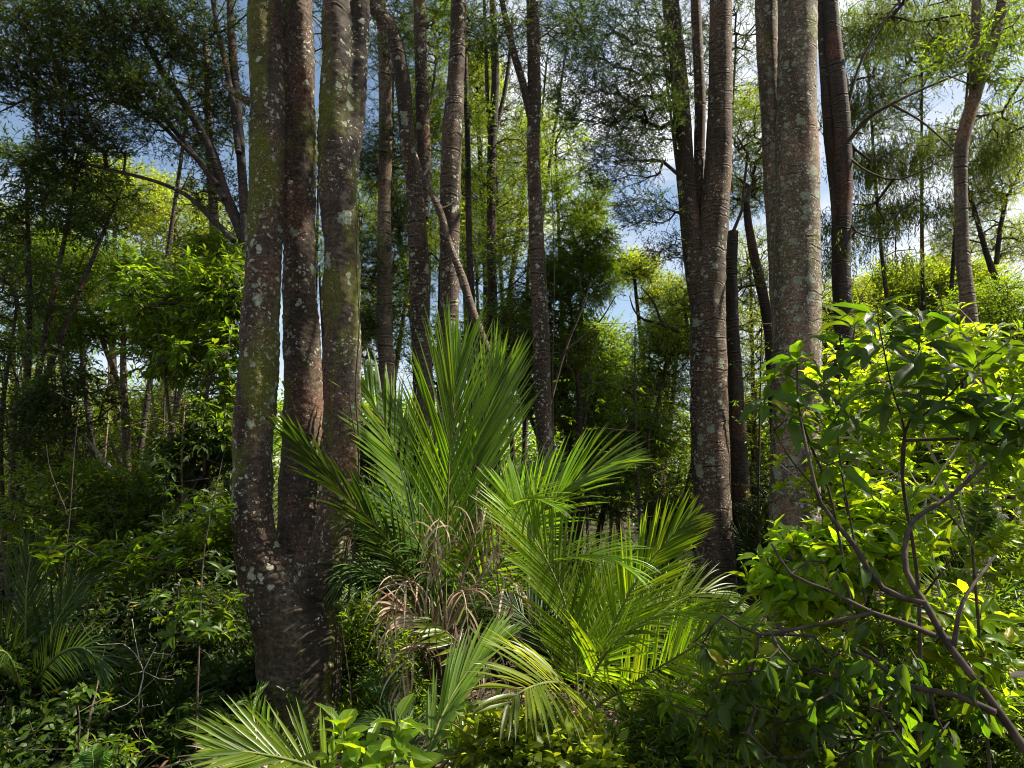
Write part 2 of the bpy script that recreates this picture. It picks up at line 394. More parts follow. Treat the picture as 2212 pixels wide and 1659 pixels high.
M = {}
M['bark_big'] = bark_mat('mossy lichen bark', base=(0.062, 0.046, 0.032), red=(0.125, 0.055, 0.032), redamt=0.45, lichen=0.72, moss=0.6, rings=0.12, bump=0.8)
M['bark_mid'] = bark_mat('ringed red bark', base=(0.080, 0.056, 0.038), red=(0.135, 0.068, 0.042), redamt=0.35, lichen=0.75, moss=0.25, rings=0.6, bump=0.7)
M['bark_pale'] = bark_mat('pale ringed bark', base=(0.13, 0.098, 0.066), red=(0.24, 0.135, 0.088), redamt=0.38, lichen=1.25, moss=0.35, rings=0.45, bump=0.8)
M['bark_dark'] = bark_mat('dark bark', base=(0.045, 0.036, 0.028), redamt=0.3, lichen=0.2, moss=0.15, rings=0.5)
M['bark_light'] = bark_mat('light thin bark', base=(0.15, 0.115, 0.078), red=(0.22, 0.11, 0.065), redamt=0.3, lichen=0.2, moss=0.1, rings=0.5)
M['twig'] = plain_mat('twig bark', (0.022, 0.017, 0.012), (0.085, 0.063, 0.042), 22)
M['twig_pale'] = plain_mat('pale twig bark', (0.22, 0.18, 0.14), (0.55, 0.49, 0.40), 12)
M['leaf_dark'] = leaf_mat('small dark leaves', [(0.014, 0.030, 0.005), (0.026, 0.050, 0.007), (0.045, 0.075, 0.009)], (0.11, 0.20, 0.006), 0.45, 0.33, 0.01)  # low translucency puts the canopy's silhouette shade into the leaf colour
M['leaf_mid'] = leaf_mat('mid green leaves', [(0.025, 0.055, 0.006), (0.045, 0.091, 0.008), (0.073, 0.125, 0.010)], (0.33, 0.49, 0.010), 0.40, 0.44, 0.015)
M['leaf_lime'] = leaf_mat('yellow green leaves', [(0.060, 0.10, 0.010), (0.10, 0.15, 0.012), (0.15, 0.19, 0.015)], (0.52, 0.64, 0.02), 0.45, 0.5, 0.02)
M['leaf_shrub'] = leaf_mat('broad glossy leaves', [(0.040, 0.093, 0.006), (0.075, 0.146, 0.008), (0.12, 0.195, 0.010)], (0.57, 0.76, 0.010), 0.32, 0.52, 0.04, veins=True)
M['leaf_drop'] = leaf_mat('shade-darkened hanging leaves', [(0.018, 0.040, 0.007), (0.032, 0.062, 0.008), (0.048, 0.080, 0.010)], (0.26, 0.46, 0.008), 0.42, 0.44, 0.03, spec=0.25, veins=True)  # shade and backlight on the near shrubs are put into this dark colour
M['weep'] = leaf_mat('drooping scale foliage', [(0.022, 0.042, 0.008), (0.035, 0.060, 0.010), (0.055, 0.08, 0.012)], (0.22, 0.30, 0.02), 0.7, 0.4, 0.05, ycol=(0.12, 0.05, 0.02))
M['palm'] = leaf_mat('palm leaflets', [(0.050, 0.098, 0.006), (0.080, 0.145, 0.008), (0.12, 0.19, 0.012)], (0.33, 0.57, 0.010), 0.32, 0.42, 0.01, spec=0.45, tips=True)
M['palm_bright'] = leaf_mat('sunlit palm leaflets', [(0.065, 0.120, 0.006), (0.105, 0.175, 0.008), (0.16, 0.225, 0.010)], (0.50, 0.72, 0.010), 0.36, 0.45, 0.01, spec=0.3, tips=True)  # sunlit copy of the palm leaflets, brightness of the sun put into the colour
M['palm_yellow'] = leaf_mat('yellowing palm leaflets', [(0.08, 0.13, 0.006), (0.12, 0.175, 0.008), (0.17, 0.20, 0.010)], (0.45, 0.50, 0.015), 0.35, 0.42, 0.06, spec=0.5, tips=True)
M['palm_dark'] = leaf_mat('shaded palm leaflets', [(0.016, 0.042, 0.008), (0.026, 0.062, 0.010), (0.040, 0.082, 0.010)], (0.10, 0.17, 0.008), 0.45, 0.32, 0.01, spec=0.25, tips=True)  # darker copy of the palm leaflets with the shade put into the colour
M['palm_dead'] = plain_mat('dead palm leaflets', (0.13, 0.060, 0.022), (0.60, 0.47, 0.33), 5, 0.8, True, 0.25)
M['rachis'] = plain_mat('palm stalk', (0.07, 0.10, 0.02), (0.16, 0.17, 0.04), 8, 0.5)
M['palm_trunk'] = plain_mat('palm trunk fibre', (0.03, 0.018, 0.012), (0.11, 0.065, 0.04), 14)
M['fern'] = leaf_mat('fern pinnae', [(0.03, 0.08, 0.01), (0.05, 0.12, 0.012), (0.07, 0.15, 0.014)], (0.22, 0.42, 0.015), 0.5, 0.45, 0.0)
M['litter'] = plain_mat('fallen leaves', (0.035, 0.018, 0.010), (0.26, 0.14, 0.065), 3, 0.8, True)

# ------------------------------------------------------------------ ground
def build_ground():
    xs = np.concatenate([np.linspace(-220, -16, 24)[:-1], np.linspace(-16, 16, 161), np.linspace(16, 220, 24)[1:]])
    ys = np.concatenate([np.linspace(-60, -3, 10)[:-1], np.linspace(-3, 26, 146), np.linspace(26, 400, 30)[1:]])
    X, Y = np.meshgrid(xs, ys); Z = ground_z(X, Y)
    V = np.stack([X, Y, Z], -1).reshape(-1, 3); nx = len(xs); ny = len(ys)
    i = (np.arange(ny - 1)[:, None] * nx + np.arange(nx - 1)[None]).ravel()
    mb = MB(); mb.add(V, np.stack([i, i + 1, i + nx + 1, i + nx], 1))
    m, nd, lk = newmat('forest soil')
    out = nd.new('ShaderNodeOutputMaterial'); bs = nd.new('ShaderNodeBsdfPrincipled'); lk.new(bs.outputs[0], out.inputs[0])
    tc = nd.new('ShaderNodeTexCoord'); n = nd.new('ShaderNodeTexNoise'); n.inputs['Scale'].default_value = 6; n.inputs['Detail'].default_value = 8
    lk.new(tc.outputs['Object'], n.inputs['Vector']); r = ramp(nd, [(0.3, (0.018, 0.012, 0.007)), (0.55, (0.05, 0.032, 0.018)), (0.75, (0.10, 0.06, 0.03))]); lk.new(n.outputs['Fac'], r.inputs[0])
    lk.new(r.outputs[0], bs.inputs['Base Color']); bs.inputs['Roughness'].default_value = 0.95
    bp = nd.new('ShaderNodeBump'); bp.inputs['Distance'].default_value = 0.05; lk.new(n.outputs['Fac'], bp.inputs['Height']); lk.new(bp.outputs[0], bs.inputs['Normal'])
    tag(part('ground', mb, m, None), 'dark forest floor of soil and leaf litter', None, None, 'structure')
build_ground()

# ------------------------------------------------------------------ growing crowns
def in_blob(rng, c, r, n, gap=0.0, s=1.6):
    """n points inside an ellipsoid, thinned by a noise field so that gaps stay open"""
    out = []
    c = np.asarray(c, float); r = np.asarray(r, float)
    got = 0
    for _ in range(40):
        q = rng.uniform(-1, 1, (n * 3, 3)); q = q[(q ** 2).sum(1) < 1]
        p = c + q * r
        if gap > -1: p = p[field(p + 11.3, s) > gap * 2 - 1 + rng.uniform(-.35, .35, len(p))]
        out.append(p); got += len(p)
        if got >= n: break
    return np.concatenate(out)[:n]

def grow(rng, roots, rootr, tips, tipr=0.004, step=0.35, curve=0.045, maxr=0.05):
    """join every tip to the nearest node grown so far; returns edges with radii and the tips' directions"""
    roots = np.asarray(roots, float)
    N = len(tips) * 14 + len(roots) + 10
    P = np.zeros((N, 3)); par = np.full(N, -1); n = len(roots); P[:n] = roots
    d0 = np.linalg.norm(tips[:, None] - roots[None], axis=2).min(1)
    plen = np.zeros(N)
    tipid = np.zeros(len(tips), int)
    for ti in np.argsort(d0):
        t = tips[ti]; d = P[:n] - t
        L = np.sqrt((d * d).sum(1)) + 0.5 * np.maximum(0, d[:, 2]) # prefer coming from below
        L = L + 0.22 * plen[:n]
        k = int(L.argmin()); a = P[k].copy(); dist = np.linalg.norm(t - a)
        ns = max(1, min(12, int(dist / step))); last = k
        off = rng.normal(size=3) * curve * dist; off[2] -= 0.06 * dist
        for j in range(1, ns + 1):
            u = j / ns; q = a * (1 - u) + t * u + off * math.sin(math.pi * u) + (rng.normal(size=3) * 0.05 * step if j < ns else 0)
            P[n] = q; par[n] = last; plen[n] = plen[last] + np.linalg.norm(q - P[last]); last = n; n += 1
        tipid[ti] = last
    P = P[:n]; par = par[:n]
    w = np.zeros(n); w[tipid] += tipr ** 2.2
    for i in range(n - 1, len(roots) - 1, -1):
        if w[i] == 0: w[i] = tipr ** 2.2
        w[par[i]] += w[i]
    r = np.minimum(w ** (1 / 2.2), maxr)
    e = np.arange(len(roots), n); pa = par[e]
    ra = r[pa].copy(); isroot = pa < len(roots); ra[isroot] = r[e][isroot] * 1.25
    return P[pa], P[e], ra, r[e], P[tipid], nrmz(P[tipid] - P[par[tipid]] + 1e-6)

def sprays(mb, tw, rng, tip, tdir, m, length, size, tmpl, spread=0.8, droop=0.15, flat=0.6, twr=0.0022, sub=1, wj=0.3):
    """leafy twigs at every tip"""
    n = len(tip)
    for s in range(sub):
        d = nrmz(tdir + rng.normal(size=(n, 3)) * (0.25 if s == 0 else 0.75) - np.array([0, 0, droop]))
        L = length * rng.uniform(0.6, 1.25, n)
        end = tip + d * L[:, None]
        if tw is not None: frusta(tw, tip, end, np.full(n, twr), np.full(n, twr * 0.5), 3)
        side = nrmz(np.cross(d, np.array([0, 0, 1.0])) + 1e-6)
        t = (np.arange(m) + 0.6) / m
        pos = tip[:, None] + d[:, None] * (L[:, None] * t)[..., None]
        sg = np.where(np.arange(m) % 2 == 0, 1.0, -1.0)[None, :, None]
        X = d[:, None] * (0.35 + 0.6 * t)[None, :, None] + side[:, None] * sg * spread * (1.1 - 0.5 * t)[None, :, None] + rng.normal(size=(n, m, 3)) * 0.32
        X[..., 2] -= droop
        Nn = np.array([0, 0, 1.0]) * flat + rng.normal(size=(n, m, 3)) * 0.45
        sz = size * rng.uniform(0.65, 1.25, n * m)
        place(mb, tmpl, pos.reshape(-1, 3), X.reshape(-1, 3), Nn.reshape(-1, 3), sz, rng.uniform(1 - wj, 1 + wj, n * m))

DENS = 2.0
LEAFY = {   # kind: leaves per spray, spray length, leaf size, template, spread, droop, flat, sub-sprays
    'fine':  (8, 0.20, 0.035, KITE, 0.85, 0.05, 0.6, 3),
    'finefar': (8, 0.30, 0.062, KITE, 0.8, 0.1, 0.7, 3),
    'lance': (9, 0.20, 0.062, KITE_N, 0.7, 0.25, 0.7, 3),
    'shrub': (8, 0.16, 0.085, LANCE, 0.8, 0.2, 0.8, 2),
    'oval':  (7, 0.13, 0.060, OVAL, 0.9, 0.1, 0.7, 2),
    'far':   (8, 0.50, 0.12, KITE, 0.9, 0.1, 0.6, 3),
}

def stem_nodes(stems):
    pts, rr = [], []
    for P, R in stems: pts.append(P); rr.append(R)
    return np.concatenate(pts), np.concatenate(rr)

def px_stem(pts, D, D2=None):
    """[(px, py, width), ...] from the top down -> world polyline and radii"""
    P, R = [], []
    n = len(pts)
    for i, q in enumerate(pts):
        d = D if D2 is None else D2 + (D - D2) * i / (n - 1)
        p = at(q[0], q[1], d if len(q) < 4 else q[3]); P.append(p); R.append(rad(q[2], p))
    return P, R

def extend(P, R, top=None, bottom=True, lean=0.5, toprad=0.6, flare=1.25):
    """carry a stem on to height `top` and down to the ground"""
    P = list(P); R = list(R)
    if top is not None:
        d = (P[0] - P[1]); d = d / np.linalg.norm(d); d = d * lean + np.array([0, 0, 1 - lean]); d /= d[2]
        h0 = P[0][2]
        if top > h0 + 0.5:
            mid = P[0] + d * (top - h0) * 0.5
            P = [P[0] + d * (top - h0), mid] + P; R = [R[0] * toprad * 0.6, R[0] * (toprad + 1) * 0.5] + R
    if bottom:
        g = float(ground_z(P[-1][0], P[-1][1]))
        if P[-1][2] > g:
            d = P[-1] - P[-2]; d = d / abs(d[2]) * (P[-1][2] - g + 0.15)
            d[0] = max(-.3, min(.3, d[0] * 0.6)); d[1] = max(-.3, min(.3, d[1] * 0.6))
            P = P + [P[-1] + d]; R = R + [R[-1] * flare]
    return P, R

def make_tree(name, label, cat, stems, bark, crown, leafmat, leaf='fine', group=None, seed=1, sides=16, lump=0.10, root_from=2.0,
              tipr=0.0022, maxr=0.035, step_t=0.06, twigmat=None, stemname='trunk', gap=0.15, gs=1.6, sub=None, extra_roots=None, foliage_name='crown', curve=0.045, dens=None):
    """stems: list of (P, R) from the top down; crown: list of (centre, radii, number of tips)"""
    rng = np.random.default_rng(seed)
    base = stems[0][0][-1].copy(); base[2] = float(ground_z(base[0], base[1]))
    t = thing(name, base, label, cat, group)
    nodes = []
    for i, (P, R) in enumerate(stems):
        mb = MB(); PP, RR = tube(mb, P, R, sides, step_t, lump, seed + i)
        part(stemname if i == 0 else 'stem', mb, bark, t)
        k = PP[:, 2] > root_from; q = PP[k]
        nodes.append(q[::max(1, int(0.25 / max(step_t, 1e-3)))])
    if not crown: return t
    roots = np.concatenate(nodes)
    if extra_roots is not None: roots = np.vstack([roots, extra_roots])
    if len(roots) == 0: roots = np.array([stems[0][0][0]])
    tips = np.concatenate([in_blob(rng, c, r, int(n * (dens or 1)), gap, gs) for c, r, n in crown])
    A, B, ra, rb, tp, td = grow(rng, roots, None, tips, tipr, maxr=maxr, curve=curve)
    bm = MB(); big = np.maximum(ra, rb) > 0.012
    if big.any(): frusta(bm, A[big], B[big], ra[big], rb[big], 6)
    if (~big).any(): frusta(bm, A[~big], B[~big], ra[~big], rb[~big], 3)
    lm = MB(); m, ln, sz, tm, sp, dr, fl, sb = LEAFY[leaf]
    sprays(lm, bm, rng, tp, td, m, ln, sz, tm, sp, dr, fl, sub=sub or sb)
    cr = part(foliage_name, lm, leafmat, t, smooth=False)
    part('branches', bm, twigmat or M['twig'], t)
    return t

def blobs(lst):
    """[(px, py, D, rx, ry, rz, tips)] -> crown list"""
    return [(at(a[0], a[1], a[2]), (a[3], a[4], a[5]), a[6] * DENS) for a in lst]

# ------------------------------------------------------------------ the big trees
def cluster_tree():
    """the three-stemmed mossy tree: its stems are fused into one base"""
    D = 5.0
    def S(l, DD=D): 
        P = [at(x, y, d if d else DD) for x, y, w, d in l]; R = [rad(w, p) for (x, y, w, d), p in zip(l, P)]
        return P, R
    a = S([(571, 0, 72, 4.95), (573, 140, 71, 4.95), (576, 290, 72, 4.95), (574, 430, 74, 4.95), (570, 555, 77, 4.95), (563, 690, 81, 4.93), (557, 825, 86, 4.92), (548, 960, 86, 4.92), (546, 1100, 87, 4.90), (556, 1200, 98, 4.90), (585, 1300, 110, 4.95)])
    a2 = S([(618, 0, 24, 5.2), (612, 150, 26, 5.2), (612, 290, 34, 5.18), (622, 400, 38, 5.18), (630, 520, 40, 5.2), (638, 640, 40, 5.22), (645, 760, 36, 5.25), (650, 880, 30, 5.27)])
    b = S([(647, 0, 54, 5.2), (652, 150, 54, 5.2), (655, 290, 55, 5.22), (650, 430, 66, 5.25), (648, 555, 68, 5.25), (650, 690, 76, 5.26), (656, 825, 82, 5.27), (656, 960, 88, 5.27), (652, 1100, 100, 5.22), (650, 1250, 120, 5.14)])
    c = S([(726, 0, 60, 5.0), (726, 140, 62, 5.0), (724, 288, 72, 5.0), (733, 420, 78, 5.0), (738, 555, 78, 5.0), (739, 690, 80, 5.0), (740, 825, 82, 5.0), (738, 960, 80, 5.0), (730, 1080, 78, 5.0), (712, 1180, 84, 5.02), (690, 1280, 100, 5.05)])
    c2 = S([(778, 0, 42, 5.1), (772, 140, 44, 5.1), (764, 250, 50, 5.08), (752, 340, 52, 5.04), (745, 450, 54, 5.0)])
    base = S([(665, 1290, 110, 5.14), (650, 1330, 160, 5.08), (644, 1370, 182, 5.06), (648, 1430, 178, 5.05), (652, 1520, 162, 5.05), (655, 1620, 166, 5.05), (660, 1720, 215, 5.05)])
    mb = MB(); tops = []
    for i, s in enumerate((a, b, c)):
        P, R = extend(*s, top=7.6, bottom=False, lean=0.6); 
        PP, RR = tube(mb, P, R, 28, 0.08, 0.05, i); tops.append(PP[PP[:, 2] > 5.5])
    P, R = extend(*a2, top=6.5, bottom=False); tube(mb, P, R, 20, 0.08, 0.05, 7)
    P, R = extend(*c2, top=7.4, bottom=False); PP, RR = tube(mb, P, R, 20, 0.08, 0.05, 8); tops.append(PP[PP[:, 2] > 5.5])
    tube(mb, base[0], base[1], 40, 0.08, 0.06, 9)
    tube(mb, [at(640, 1400, 5.0), at(604, 1310, 4.95), at(572, 1220, 4.93)], [0.24, 0.20, 0.15], 24, 0.08, 0.05, 10)
    for k, (qx, qw) in enumerate(((560, .07), (610, .08), (690, .09), (745, .07))): tube(mb, [at(648 + (qx - 648) * .4, 1500, 4.93), at(648 + (qx - 648) * .85, 1600, 4.88), at(qx, 1680, 4.80), at(648 + (qx - 648) * 1.5, 1740, 4.6)], [qw, qw, qw * .8, qw * .4], 14, 0.06, 0.1, 12 + k)
    loc = at(655, 1650, 5.05); loc[2] = float(ground_z(loc[0], loc[1]))
    t = thing('multi_stemmed_tree', loc, 'thick tree with three mossy, lichen-spotted stems rising from one fused base', 'tree', 'large mature trees')
    me = mb.mesh('raw', M['bark_big'], True, tuple(t.location))
    tmp = bpy.data.objects.new('tmp', me); C.objects.link(tmp)
    rm = tmp.modifiers.new('r', 'REMESH'); rm.mode = 'VOXEL'; rm.voxel_size = 0.014
    sm = tmp.modifiers.new('s', 'SMOOTH'); sm.factor = 0.5; sm.iterations = 5
    dg = bpy.context.evaluated_depsgraph_get()
    me2 = bpy.data.meshes.new_from_object(tmp.evaluated_get(dg)); me2.name = 'trunk'
    bpy.data.objects.remove(tmp); bpy.data.meshes.remove(me)
    n = len(me2.vertices); co = np.zeros(n * 3, np.float32); me2.vertices.foreach_get('co', co); co = co.reshape(-1, 3)
    no = np.zeros(n * 3, np.float32); me2.vertex_normals.foreach_get('vector', no); no = no.reshape(-1, 3)
    q = co.copy().astype(float); q[:, 2] *= 0.5
    dsp = 0.007 * field(q, 11) + 0.004 * field(co * np.array([1, 1, 2.2]), 26)
    # folds of bark pushed up round the crotch between the stems
    for fp, amp, sg in ((at(590, 1262, 4.82) - loc, 0.016, 1), (at(668, 1300, 4.85) - loc, 0.008, 1)):
        d = co - fp; rr_ = np.sqrt((d[:, 0] * 1.15) ** 2 + (d[:, 2] * 0.62) ** 2 + (d[:, 1] * 0.4) ** 2)
        ph = d[:, 2] * 78 - 34 * (d[:, 0]) * sg + 1.5 * field(co, 6)
        dsp += amp * np.exp(-(rr_ / 0.17) ** 2) * (np.abs(np.sin(ph * 0.5)) - 0.4)
    co = co + no * dsp[:, None]
    me2.vertices.foreach_set('co', co.astype(np.float32).ravel())
    me2.polygons.foreach_set('use_smooth', np.ones(len(me2.polygons), bool))
    if not me2.materials: me2.materials.append(M['bark_big'])
    me2.update()
    o = bpy.data.objects.new('trunk', me2); C.objects.link(o); o.parent = t
    sb = MB(); tube(sb, [at(483, 182, 4.9), at(503, 196, 4.9), at(522, 212, 4.93), at(548, 224, 4.95)], [0.018, 0.024, 0.027, 0.035], 12, 0.03, 0.15, 3)
    part('broken_branch', sb, M['bark_pale'], t)
    rng = np.random.default_rng(21)
    roots = np.concatenate(tops)[::3]
    cr = [((-1.6, 5.2, 8.6), (1.6, 1.5, 0.9), 260), ((0.2, 4.6, 8.8), (1.2, 1.2, 0.7), 150), ((-3.2, 5.6, 7.4), (1.3, 1.2, 0.8), 160)]
    tips = np.concatenate([in_blob(rng, c, r, n, 0.2) for c, r, n in cr])
    A, B, ra, rb, tp, td = grow(rng, roots, None, tips, maxr=0.07)
    bm = MB(); frusta(bm, A, B, ra, rb, 5); lm = MB()
    sprays(lm, bm, rng, tp, td, 9, 0.22, 0.045, KITE, sub=3)
    part('crown', lm, M['leaf_dark'], t, smooth=False); part('branches', bm, M['twig'], t)
cluster_tree()

BT = 'large mature trees'
# right pair: pale lit trunk forking below the frame's middle
P1, R1 = px_stem([(1723, 0, 80), (1721, 140, 82), (1721, 279, 86), (1724, 419, 92), (1720, 558, 99), (1722, 690, 101), (1721, 830, 104), (1719, 966, 106), (1717, 1123, 108), (1722, 1300, 112)], 8.0)
P2, R2 = px_stem([(1655, 0, 46), (1658, 105, 45), (1667, 244, 46), (1674, 384, 48), (1684, 520, 52), (1692, 640, 58), (1700, 740, 60)], 8.35)
make_tree('forked_tree', 'stout pale lichen-blotched tree, sunlit down its right edge, forking behind the broad-leaved shrub', 'tree',
          [extend(P1, R1, top=10.5), extend(P2, R2, top=10.0, bottom=False)], M['bark_pale'],
          [((3.4, 8.4, 11.4), (2.2, 1.8, 1.3), 260), ((1.2, 7.6, 10.4), (1.4, 1.4, 0.9), 120), ((2.9, 5.5, 7.6), (1.8, .40, .6), 210)],  # last clump is unseen, added to shade the stems of the left tree
          M['leaf_dark'], 'fine', BT, 31, 32, 0.07, root_from=8.5, step_t=0.05, tipr=0.005)
# middle right: three stems
P1, R1 = px_stem([(1557, 0, 48), (1557, 105, 50), (1556, 209, 52), (1553, 314, 54), (1548, 419, 58), (1538, 520, 64), (1530, 600, 74), (1530, 756, 78), (1534, 966, 80), (1541, 1123, 80), (1547, 1270, 84)], 9.0)
P2, R2 = px_stem([(1448, 0, 36), (1464, 140, 37), (1475, 279, 38), (1483, 400, 40), (1493, 500, 44), (1505, 600, 46), (1516, 690, 42), (1526, 790, 34)], 9.02)
P3, R3 = px_stem([(1503, 0, 22), (1507, 105, 23), (1512, 209, 24), (1511, 314, 24), (1508, 440, 24), (1512, 560, 24)], 9.2)
make_tree('triple_stemmed_tree', 'slim reddish tree splitting into three stems, right of the gap of sky', 'tree',
          [extend(P1, R1, top=10.5), extend(P2, R2, top=10.5, bottom=False), extend(P3, R3, top=9, bottom=False)], M['bark_mid'],
          blobs([(1330, 70, 8.6, 0.75, 0.8, 0.40, 150), (1290, 210, 8.6, 0.65, 0.8, 0.35, 150), (1420, 190, 8.8, 0.4, 0.7, 0.45, 90), (1340, 350, 8.8, 0.55, 0.7, 0.28, 90), (1390, 270, 8.9, 0.5, 0.6, 0.35, 80),
                 (1400, 455, 9.0, 0.42, 0.5, 0.16, 50), (1440, 540, 9.2, 0.35, 0.4, 0.15, 30)]) + [((2.0, 9.0, 10.9), (2.4, 1.8, 1.0), 200), ((2.9, 6.5, 8.6), (1.2, 1.1, .6), 150)],  # final clump added out of view to break the sun on the left tree
          M['leaf_dark'], 'fine', BT, 32, 28, 0.07, root_from=4.6, step_t=0.05, maxr=0.03, sub=3, gap=0.2, gs=3.0, tipr=.0018, dens=1.15)

MT = 'slender trees behind the palms'
# centre trees from left to right
P1, R1 = px_stem([(824, 0, 22), (828, 80, 24), (832, 180, 27), (833, 300, 30), (830, 420, 27), (831, 560, 33), (830, 700, 34), (836, 800, 36), (838, 950, 38)], 8.2)
make_tree('slender_tree', 'thin tree just right of the mossy three-stemmed tree, its upper stem lit yellow', 'tree', [extend(P1, R1, top=8)], M['bark_light'],
          blobs([(850, 80, 8.2, 0.35, 0.5, 0.5, 90), (800, 360, 8.3, 0.25, 0.4, 0.28, 50), (860, 300, 8.4, 0.3, 0.4, 0.35, 60), (810, 560, 8.3, 0.3, 0.4, 0.35, 70), (860, 480, 8.6, 0.2, 0.4, 0.4, 50), (810, 690, 8.4, 0.25, 0.4, 0.25, 50)]),
          M['leaf_dark'], 'fine', MT, 41, 16, 0.09, root_from=2.6)
P1, R1 = px_stem([(803, 0, 28), (812, 22, 30), (841, 60, 32), (859, 115, 33), (873, 208, 33), (880, 295, 32), (890, 365, 34), (898, 451, 38), (905, 576, 40), (908, 700, 41), (912, 800, 43), (918, 950, 46)], 7.4)
P2, R2 = px_stem([(906, 0, 27), (909, 139, 28), (914, 278, 30), (917, 382, 30), (912, 470, 28)], 7.6)
make_tree('crooked_tree', 'red-barked tree whose crooked stem bends up to the left, with a second upright stem', 'tree', [extend(P1, R1, top=8.4), extend(P2, R2, top=8.6, bottom=False)], M['bark_mid'],
          blobs([(950, 60, 7.8, 0.3, 0.4, 0.4, 60), (900, 260, 8.6, 0.3, 0.3, 0.3, 30)]) + [((-1.2, 7.4, 8.4), (1.1, 1.0, 0.6), 110)],
          M['leaf_mid'], 'fine', MT, 42, 18, 0.10, root_from=4.2)
P1, R1 = px_stem([(991, 0, 33), (988, 104, 35), (984, 174, 37), (979, 260, 42), (974, 347, 44), (972, 486, 42), (972, 576, 41), (969, 700, 42), (968, 790, 44), (970, 950, 48)], 7.0)
make_tree('ringed_tree', 'straight tree closely ringed with pale and red bands, right behind the tallest palm frond', 'tree', [extend(P1, R1, top=9)], M['bark_mid'],
          [((-0.6, 6.9, 9.0), (1.2, 1.2, 0.7), 130)] + blobs([(1030, 60, 7.3, 0.25, 0.4, 0.3, 40)]),
          M['leaf_dark'], 'fine', MT, 43, 22, 0.09, root_from=4.8, step_t=0.04)
P1, R1 = px_stem([(1150, 0, 26), (1152, 69, 26), (1153, 140, 27), (1155, 208, 28), (1152, 312, 27), (1155, 417, 30), (1159, 521, 33), (1163, 600, 35), (1168, 700, 36), (1171, 800, 36), (1176, 930, 38), (1188, 1050, 40)], 7.6)
P2, R2 = px_stem([(1084, 0, 12), (1098, 60, 14), (1112, 121, 16), (1128, 175, 17), (1140, 220, 19), (1150, 262, 20)], 7.6)
make_tree('straight_tree', 'straight brown tree right of the tallest palm frond with a thinner stem forking left', 'tree', [extend(P1, R1, top=8.6), extend(P2, R2, top=8, bottom=False)], M['bark_mid'],
          blobs([(1200, 60, 7.7, 0.4, 0.4, 0.3, 30), (1110, 90, 7.7, 0.3, 0.4, 0.3, 22)]) + [((0.5, 7.6, 8.6), (1.1, 1.1, 0.6), 100)],
          M['leaf_dark'], 'fine', MT, 44, 18, 0.08, root_from=4.6)
P1, R1 = px_stem([(1064, 0, 14), (1068, 80, 15), (1071, 160, 17), (1066, 250, 20), (1062, 340, 20), (1061, 480, 20), (1063, 600, 21), (1064, 760, 23), (1066, 900, 25)], 9.4)
P2, R2 = px_stem([(1046, 0, 7), (1050, 120, 8), (1053, 220, 9), (1059, 300, 10)], 9.4)
P3, R3 = px_stem([(1108, 40, 7), (1100, 130, 8), (1088, 210, 10), (1068, 290, 12)], 9.5)
make_tree('many_branched_tree', 'dark tree dividing low into several upright parallel stems against the yellow foliage', 'tree', [extend(P1, R1, top=8), extend(P2, R2, top=7, bottom=False), extend(P3, R3, top=7, bottom=False)], M['bark_dark'],
          blobs([(1070, 420, 9.6, 0.5, 0.5, 0.4, 90), (1110, 560, 9.4, 0.5, 0.5, 0.45, 110), (1080, 700, 9.2, 0.45, 0.5, 0.35, 90), (1130, 300, 9.6, 0.4, 0.4, 0.4, 20)]),
          M['leaf_mid'], 'fine', MT, 45, 14, 0.08, root_from=2.0)
P1, R1 = px_stem([(1004, 40, 9), (1006, 150, 10), (1010, 300, 12), (1012, 450, 13), (1016, 600, 15), (1024, 760, 17), (1030, 900, 18)], 8.8)
make_tree('sapling_tree', 'very thin dark tree close behind the ringed tree', 'tree', [extend(P1, R1, top=7)], M['bark_dark'],
          blobs([(1020, 260, 9, 0.25, 0.4, 0.4, 40), (1010, 420, 9, 0.2, 0.4, 0.3, 30)]), M['leaf_mid'], 'fine', MT, 46, 10, 0.08, root_from=3.0)
# leaning dead trunk
lb = MB(); P = [at(x, y, d) for x, y, d in ((897, 330, 7.1), (914, 382, 7.0), (948, 451, 6.85), (972, 530, 6.75), (998, 599, 6.7), (1025, 686, 6.6), (1067, 790, 6.5), (1100, 862, 6.4))]
tube(lb, P, [rad(w, P[0]) for w in (6, 11, 14, 13, 15, 15, 17, 14)], 10, 0.05, 0.18, 4)
t = thing('leaning_dead_trunk', P[-1], 'bare grey dead trunk leaning up to the left across the ringed tree', 'dead trunk')
part('trunk', lb, M['bark_mid'], t)
lb = MB(); tube(lb, [P[1], P[1] + np.array([0.08, -.02, .10]), P[1] + np.array([0.22, -.05, .12])], [0.012, 0.008, 0.003], 6, 0.03)
tube(lb, [P[2], P[2] + np.array([0.10, -.02, .03]), P[2] + np.array([0.18, -.05, .10])], [0.010, 0.006, 0.002], 6, 0.03); part('broken_branch', lb, M['twig_pale'], t)

